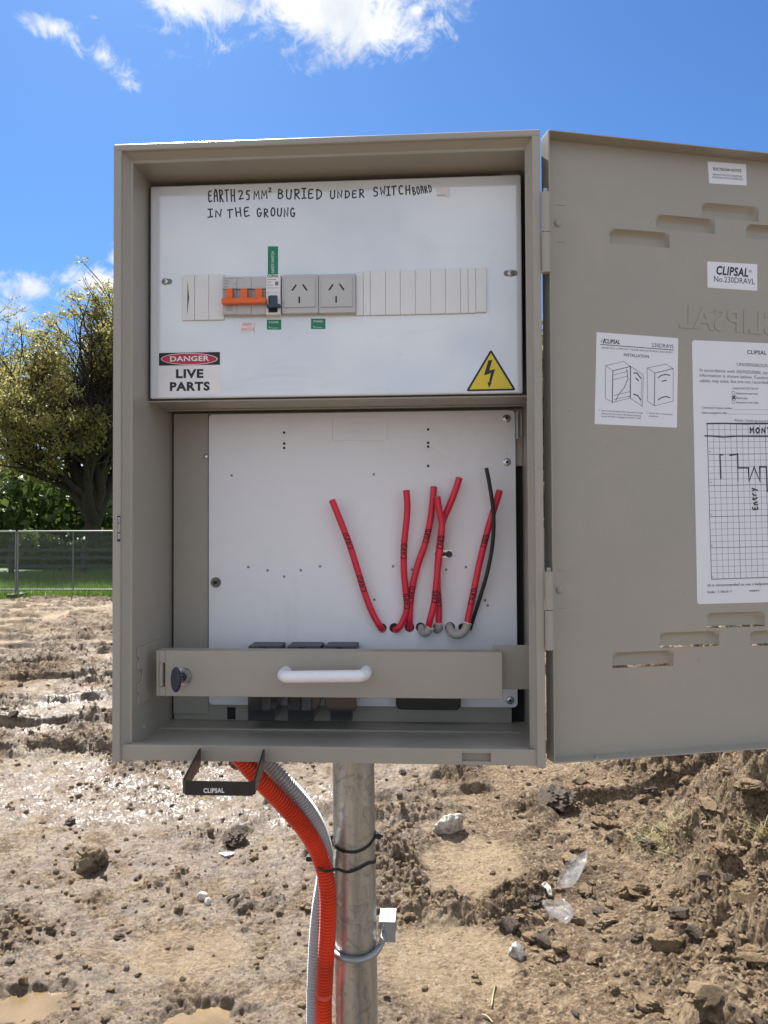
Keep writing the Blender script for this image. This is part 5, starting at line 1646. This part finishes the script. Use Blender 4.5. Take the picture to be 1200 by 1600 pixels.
scrap('plastic_scrap', [(870, 1400), (874, 1385), (884, 1368), (898, 1354), (916, 1347), (919, 1355), (913, 1370), (904, 1388), (893, 1400), (882, 1398)], 'upper curled scrap of clear plastic at the foot of the heap', lift=.025)
scrap('plastic_scrap', [(846, 1424), (862, 1419), (880, 1419), (893, 1430), (897, 1441), (886, 1449), (873, 1443), (858, 1436)], 'lower dished scrap of clear plastic among dark clods', lift=.012)
scrap('paper_scrap', [(342, 1338), (353, 1335), (366, 1335), (363, 1338), (351, 1341)], 'flat scrap of white litter in front of the big dark clod', 'sticker_white', curl=.002, lift=.006)
scrap('paper_scrap', [(846, 1388), (852, 1384), (861, 1393), (863, 1406), (857, 1405), (853, 1395)], 'thin pale sliver beside the upper plastic scrap', 'pale_stone', curl=.004, lift=.012)
for pts, lb in (([(774, 1543), (771, 1557), (768, 1577)], 'yellow straw standing upright on the soil'), ([(753, 1590), (762, 1594), (770, 1603)], 'yellow straw lying at the lower edge of the view')):
    P = [gpoint(x, y)[0]+Vector((0, 0, .012)) for x, y in pts]; mb = MB(); mb.tube(smooth_path(P, 5), .0030, 'straw', 6, squash=.5); tag(mb.build('straw'), lb, 'straw')


def blades(name, pts_, hmin, hmax, wd, mat, lean=.5, seed=1, segs=2, up=1.0):
    """narrow tapering blades, one mesh"""
    r = np.random.RandomState(seed); n = len(pts_); a = r.rand(n)*6.283; h = hmin+(hmax-hmin)*r.rand(n); ln = lean*(r.rand(n)+.1)
    p = np.asarray(pts_); w = wd*(.6+.8*r.rand(n))
    dx, dy = np.cos(a), np.sin(a); b = r.rand(n)*6.283; lx, ly = np.cos(b)*ln*h, np.sin(b)*ln*h
    v0 = p+np.stack([dx*w/2, dy*w/2, 0*w], -1); v1 = p-np.stack([dx*w/2, dy*w/2, 0*w], -1)
    m_ = p+np.stack([lx*.35, ly*.35, h*.6*up], -1); v2 = m_+np.stack([dx*w*.4, dy*w*.4, 0*w], -1); v3 = m_-np.stack([dx*w*.4, dy*w*.4, 0*w], -1)
    v4 = p+np.stack([lx, ly, h*up], -1)
    V = np.stack([v0, v1, v3, v2, v4], 1).reshape(-1, 3); base = np.arange(n)*5
    F = np.concatenate([np.stack([base, base+1, base+2], -1), np.stack([base, base+2, base+3], -1), np.stack([base+3, base+2, base+4], -1)])
    lt = np.repeat(r.rand(n), 5)
    return grid_mesh(name, V, F, mat, (('leaf_tone', lt, 'POINT'),), smooth=False)


# torn turf on the heap
tp, tk = gpoint(1035, 1320)
rr2_ = np.random.RandomState(9); q = rr2_.randn(380, 2)*np.array([.065, .05])+np.array([tp.x, tp.y+.03]); q = np.column_stack([q, ground_z(q[:, 0], q[:, 1])+.005])
o = blades('grass_tuft', q, .02, .075, .0030, 'straw', 2.2, 3, up=.45); tag(o, 'torn tuft of yellowing grass roots on the soil heap', 'grass tuft')
q = rr2_.randn(330, 2)*np.array([.12, .10])+np.array([tp.x, tp.y]); q = np.column_stack([q, ground_z(q[:, 0], q[:, 1])+.003])
o = blades('root_mat', q, .02, .09, .002, 'dead_root', 2.6, 5, up=.35); tag(o, 'dark tangle of dead roots below the grass tuft', 'roots', kind='stuff')
tp2, _ = gpoint(1192, 1300)
q = rr2_.randn(90, 2)*.03+np.array([tp2.x, tp2.y]); q = np.column_stack([q, ground_z(q[:, 0], q[:, 1])])
o = blades('grass_tuft', q, .03, .09, .003, 'straw', 1.6, 7, up=.7); tag(o, 'small dry grass tuft at the right edge of the heap', 'grass tuft')

# ================================================================== FIELD, FENCES, TREES
fx = nonuni(-20, 20, .5, 1.35, 900); fy = np.array(list(np.arange(16.5, 40, .5))+[42, 46, 52, 60, 75, 100, 140, 200, 320, 500, 900])
FX, FY = np.meshgrid(fx, fy)
FZ = .02+(fbm(FX*.6, FY*.6, 4, 1)-.5)*.08-.10*(1-sst(16.5, 17.3, FY))+.10*sst(18, 30, FY)*1.0
vid = np.arange(FX.size).reshape(FX.shape); ff = np.stack([vid[:-1, :-1], vid[:-1, 1:], vid[1:, 1:], vid[1:, :-1]], -1).reshape(-1, 4)
tag(grid_mesh('field', np.stack([FX, FY, FZ], -1).reshape(-1, 3), ff, 'grass_field'), kind='structure')
r = np.random.RandomState(2); n = 62000
gx_ = -14+26*r.rand(n)**.9; gy_ = 16.75+11*r.rand(n)**1.6+.35*(fbm(gx_*.8, gx_*0+3, 3, 1)-.5)
gz_ = .02+(fbm(gx_*.6, gy_*.6, 4, 1)-.5)*.08-.10*(1-sst(16.5, 17.3, gy_))+.10*sst(18, 30, gy_)
dens_ = r.rand(n) < sst(.25, .55, fbm(gx_*.9, gy_*.9, 3, 2)+.12)
o = blades('grass', np.stack([gx_, gy_, gz_], -1)[dens_], .07, .24, .016, 'grass_blade', .5, 4)
tag(o, 'long green grass along and behind the mesh fence', 'grass', kind='stuff')

# temporary mesh fence: one panel is built, the others are copies
FY0 = 17.2; PW = 2.66; FT = 1.56
x_post = at(28, 880, FY0-BY).x


def fence_panel_meshes():
    out = {}
    mb = MB(); mb.tube([(0, 0, 0), (0, 0, FT)], .020, 'fence_tube', 8); out['post'] = mb
    mb = MB(); mb.tube([(PW-.05, 0, 0), (PW-.05, 0, FT)], .020, 'fence_tube', 8); out['post.001'] = mb
    mb = MB(); mb.tube([(PW/2, 0, .18), (PW/2, 0, FT)], .014, 'fence_tube', 8); out['middle_post'] = mb
    mb = MB(); mb.tube([(0, 0, FT), (PW-.05, 0, FT)], .020, 'fence_tube', 8); out['top_rail'] = mb
    mb = MB(); mb.tube([(0, 0, .20), (PW-.05, 0, .20)], .018, 'fence_tube', 8); out['bottom_rail'] = mb
    mb = MB(); st = .062; zt_, zb_ = FT-.01, .22; hgt = zt_-zb_; wv = PW-.05
    k = -hgt
    while k < wv:
        for sgn in (1, -1):
            x0, x1, z0, z1 = k, k+hgt, zb_, zt_
            if x0 < 0: z0 += -x0; x0 = 0
            if x1 > wv: z1 -= (x1-wv); x1 = wv
            if x1-x0 > .02:
                a, b = ((x0, 0, z0), (x1, 0, z1)) if sgn > 0 else ((x0, .004, zt_+zb_-z0), (x1, .004, zt_+zb_-z1))
                mb.tube([a, b], .0031, 'fence_wire', 3, caps=False, smooth=False)
        k += st
    out['wire_mesh'] = mb
    mb = MB(); mb.box((-.12, -.28, 0), (.10, .28, .11), 'plastic_foot'); out['foot'] = mb
    return out


proto = thing('mesh_fence_panel', (x_post-PW, FY0, 0), 'x', 'fence panel', 'mesh fence panels along the grass')
ch = {}
for k, mb in fence_panel_meshes().items():
    o = mb.build(k.split('.')[0]); o.parent = proto; ch[k] = o
    if k == 'wire_mesh': o['kind'] = 'stuff'
fence_roots = [proto]
for i in list(range(-3, -1))+list(range(0, 5)):
    r_ = proto.copy(); COL.objects.link(r_); r_.location = (x_post+i*PW, FY0+.02*(i % 2), 0); fence_roots.append(r_)
    for c_ in ch.values():
        d_ = c_.copy(); COL.objects.link(d_); d_.parent = r_
for r_ in fence_roots:
    x = r_.location.x
    if abs(x-x_post) < .1: r_['label'] = 'grey mesh fence panel standing below the oak, beside the cabinet edge'
    elif abs(x-x_post+PW) < .1: r_['label'] = 'grey mesh fence panel at the far left, joined by the double post'
    else: r_['label'] = 'grey mesh fence panel continuing the line out of sight'

# dark post and rail fence behind
rf = thing('rail_fence', (-8, 24.5, .08), 'dark wooden rail fence behind the mesh fence', 'fence')
for zc in (.92, .66, .38):
    mb = MB(); mb.box((-24, 24.47, zc-.055), (14, 24.51, zc+.055), 'weathered_rail'); mb.build('rail', rf, .008)
for i in range(16):
    x = -24+i*2.5; mb = MB(); mb.box((x-.07, 24.51, 0), (x+.07, 24.63, 1.12), 'weathered_rail'); mb.build('fence_post', rf, .01)


def leaves(name, cen, size, mat, seed, parent=None, off=Vector((0, 0, 0)), aspect=.6):
    r = np.random.RandomState(seed); n = len(cen); s_ = size*(.6+.8*r.rand(n))
    a = r.randn(n, 3); a /= np.linalg.norm(a, axis=1)[:, None]; b = r.randn(n, 3); b -= a*(a*b).sum(1)[:, None]; b /= np.linalg.norm(b, axis=1)[:, None]
    c = cen-np.array(off); A_, B_ = a*s_[:, None], b*(s_*aspect)[:, None]
    V = np.stack([c-A_, c-B_*.9, c+A_, c+B_*.9], 1).reshape(-1, 3); F = np.arange(n*4).reshape(-1, 4)
    o = grid_mesh(name, V, F, mat, (('leaf_tone', np.repeat(r.rand(n)**2, 4), 'POINT'),), smooth=False)
    if parent is not None: o.parent = parent
    return o


def oak(base, height, spread, label, seed, limbs, leaf_n, mat='oak_leaf', leaf=.105, lean=0.0, trunk_r=.55, low=.16):
    """recursive limbs; the leaves hang in clumps from the twigs"""
    rnd = random.Random(seed); tr = thing('oak_tree' if mat == 'oak_leaf' else 'broadleaf_tree', base, label, 'tree'); B0 = Vector(base)
    wood = MB(); tips = []

    def grow(p, d, r_, ln, lev):
        n = 5 if lev < 3 else 3; pts = [p]; rs_ = [r_]; q = p
        for i in range(n):
            d = (d+Vector((rnd.gauss(0, .14), rnd.gauss(0, .14), rnd.gauss(0, .09)+(.05 if lev > 0 else 0)))).normalized()
            q = q+d*ln/n; pts.append(q); rs_.append(r_*(1-.52*(i+1)/n))
            if lev >= 2: tips.append((q, lev))
            if lev >= 1 and lev < 4 and i >= 1:
                for _ in range(2 if lev < 3 else 1):
                    a_ = rnd.uniform(0, 6.283); sd_ = Vector((math.cos(a_), math.sin(a_), rnd.uniform(-.25, .55)))
                    grow(q, (d*.75+sd_*.8).normalized(), rs_[-1]*.60, ln*rnd.uniform(.50, .70), lev+1)
        wood.tube(pts, rs_, 'bark', 8 if lev < 2 else (5 if lev < 3 else 3), caps=False)
        if lev < 4: grow(q, d, rs_[-1]*.9, ln*.62, lev+1)

    for (dx, dy, dz, r_, ln, z0) in limbs:
        p0 = B0+Vector((0, 0, z0)); grow(p0, Vector((dx, dy, dz)).normalized(), r_, ln, 1)
    wood.tube([B0-Vector((0, 0, .3)), B0+Vector((0, 0, .5)), B0+Vector((lean*.3, 0, 1.5)), B0+Vector((lean, 0, 3.4))], [trunk_r*1.35, trunk_r, trunk_r*.88, trunk_r*.7], 'bark', 14, caps=False)
    wood.build('trunk', tr, smooth_all=False)
    r = np.random.RandomState(seed); tp_ = np.array([t_[0][:] for t_ in tips])
    zrel = (tp_[:, 2]-base[2])/height
    ok = (zrel > low); tp_ = tp_[ok]
    # thin out so that gaps of sky stay between the clumps
    gap = vnoise(tp_[:, 0]*.75+tp_[:, 1]*.5, tp_[:, 2]*.75, 3); tp_ = tp_[gap > .34]; tp_ = tp_[r.rand(len(tp_)) < min(1, 1900/len(tp_))]
    pick = r.randint(0, len(tp_), leaf_n); cen = tp_[pick]+r.randn(leaf_n, 3)*np.array([.17, .17, .12])
    leaves('crown', cen, leaf, mat, seed, tr, B0)
    return tr, tp_


def limbs_for(seed, n, height, r0, zfork=1.6):
    rn_ = random.Random(seed); out = []
    for i in range(n):
        a_ = 6.283*i/n+rn_.uniform(-.35, .35); t_ = rn_.uniform(.35, 1.15)
        out.append((math.cos(a_)*t_, math.sin(a_)*t_, 1.0, r0*rn_.uniform(.5, .8), height*rn_.uniform(.27, .34), zfork+rn_.uniform(0, 1.5)))
    out.append((.05, 0, 1, r0*.8, height*.36, zfork+1.5)); out.append((-.25, -.1, 1, r0*.75, height*.33, zfork+.7))
    return out


OY = 30.0
ob = at(148, 830, OY-BY)
oak((ob.x, OY, .1), 12.0, 7, 'large old oak with olive spring leaves behind the fences', 12, limbs_for(7, 8, 12.2, .42), 80000, leaf=.064, trunk_r=.36, lean=-.2, low=.09)
ob2 = at(-110, 830, 35-BY)
oak((ob2.x, 35, .1), 15.5, 7, 'second oak left of the large one, mostly outside the view', 31, limbs_for(9, 7, 15.5, .34), 46000, leaf=.068, trunk_r=.4)
for i, (px_, yy_, hh_) in enumerate(((560, 34, 10.5), (830, 32, 9.5), (1080, 38, 9.0))):
    b_ = at(px_, 830, yy_-BY)
    oak((b_.x, yy_, .1), hh_, 6, ('oak standing hidden behind the cabinet', 'broad oak seen through the gap between cabinet and door', 'oak standing hidden behind the open door')[i], 50+i, limbs_for(20+i, 6, hh_, .34), 26000, leaf=.14, trunk_r=.38)


def bush(c, rx, ry, rz, n, mat, label, seed, leaf=.055):
    r = np.random.RandomState(seed); k = 26
    cc = r.randn(k, 3); cc /= np.linalg.norm(cc, axis=1)[:, None]; cc = cc*np.array([rx, ry, rz])*(.35+.5*r.rand(k))[:, None]
    cc[:, 2] = np.abs(cc[:, 2])*1.05
    pick = r.randint(0, k, n); d = r.randn(n, 3); d /= np.linalg.norm(d, axis=1)[:, None]
    p = np.array(c)+cc[pick]+d*(np.array([rx, ry, rz])*.34)*(.55+.45*r.rand(n))[:, None]; p = p[p[:, 2] > c[2]-.05]
    t_ = thing('bush', c, label, 'bush', 'bushes behind the rail fence'); leaves('foliage', p, leaf, mat, seed, t_, Vector(c))
    mb = MB(); rn_ = random.Random(seed)
    for _ in range(7):
        a_ = rn_.uniform(0, 6.28); mb.tube([Vector(c)-Z_*.1, Vector(c)+Vector((math.cos(a_)*rx*.3, math.sin(a_)*ry*.3, rz*.5)), Vector(c)+Vector((math.cos(a_)*rx*.6, math.sin(a_)*ry*.6, rz*.95))], [.05, .035, .012], 'bark', 5, caps=False)
    mb.build('stems', t_)


hx = [(-60, 'bright_leaf', 2.9), (25, 'bright_leaf', 2.7), (75, 'hedge_leaf', 2.1), (120, 'hedge_leaf', 1.9), (165, 'hedge_leaf', 2.0), (210, 'hedge_leaf', 2.1), (-150, 'hedge_leaf', 2.6)]
txt = ('pale green bush at the left edge behind the rails', 'bright green bush left of the oak trunk, taller than its neighbours', 'dark bush just left of the oak trunk', 'dark low bush in front of the oak trunk',
       'dark bush right of the oak trunk, by the cabinet edge', 'dark bush hidden behind the cabinet edge', 'dark bush outside the left edge')
for i, (px_, m_, h_) in enumerate(hx):
    yy_ = 27.5+(i % 3)*.7+(5 if m_ == 'bright_leaf' else 0); b_ = at(px_, 830, yy_-BY); bush((b_.x, yy_, .08), 1.5, 1.0, h_*.62, 17000, m_, txt[i], 70+i)
r = np.random.RandomState(8); n = 26000
cx1 = r.uniform(-7, 14, n); bh = 1.1+.9*vnoise(cx1*.8, cx1*0+1.5, 2)
cen = np.stack([cx1, 28.5+r.randn(n)*.5, .08+bh*(1-r.rand(n)**2)], -1)
o = leaves('hedge', cen, .13, 'hedge_leaf', 91); tag(o, 'dark hedge running on behind the cabinet', 'hedge', kind='stuff')
# far wood closing the horizon
r = np.random.RandomState(77); n = 60000
ang = r.uniform(-1.25, 1.25, n); dist = r.uniform(95, 125, n); prof = 5.5+4*(vnoise(ang*9+20, ang*0, 2)+.6*vnoise(ang*27+5, ang*0+2, 3)); hz = prof*r.rand(n)**.7
cen = np.stack([np.sin(ang)*dist, np.cos(ang)*dist, hz], -1)
o = leaves('distant_wood', cen, .75, 'hedge_leaf', 5); tag(o, 'distant line of trees closing the field', 'wood', kind='stuff')
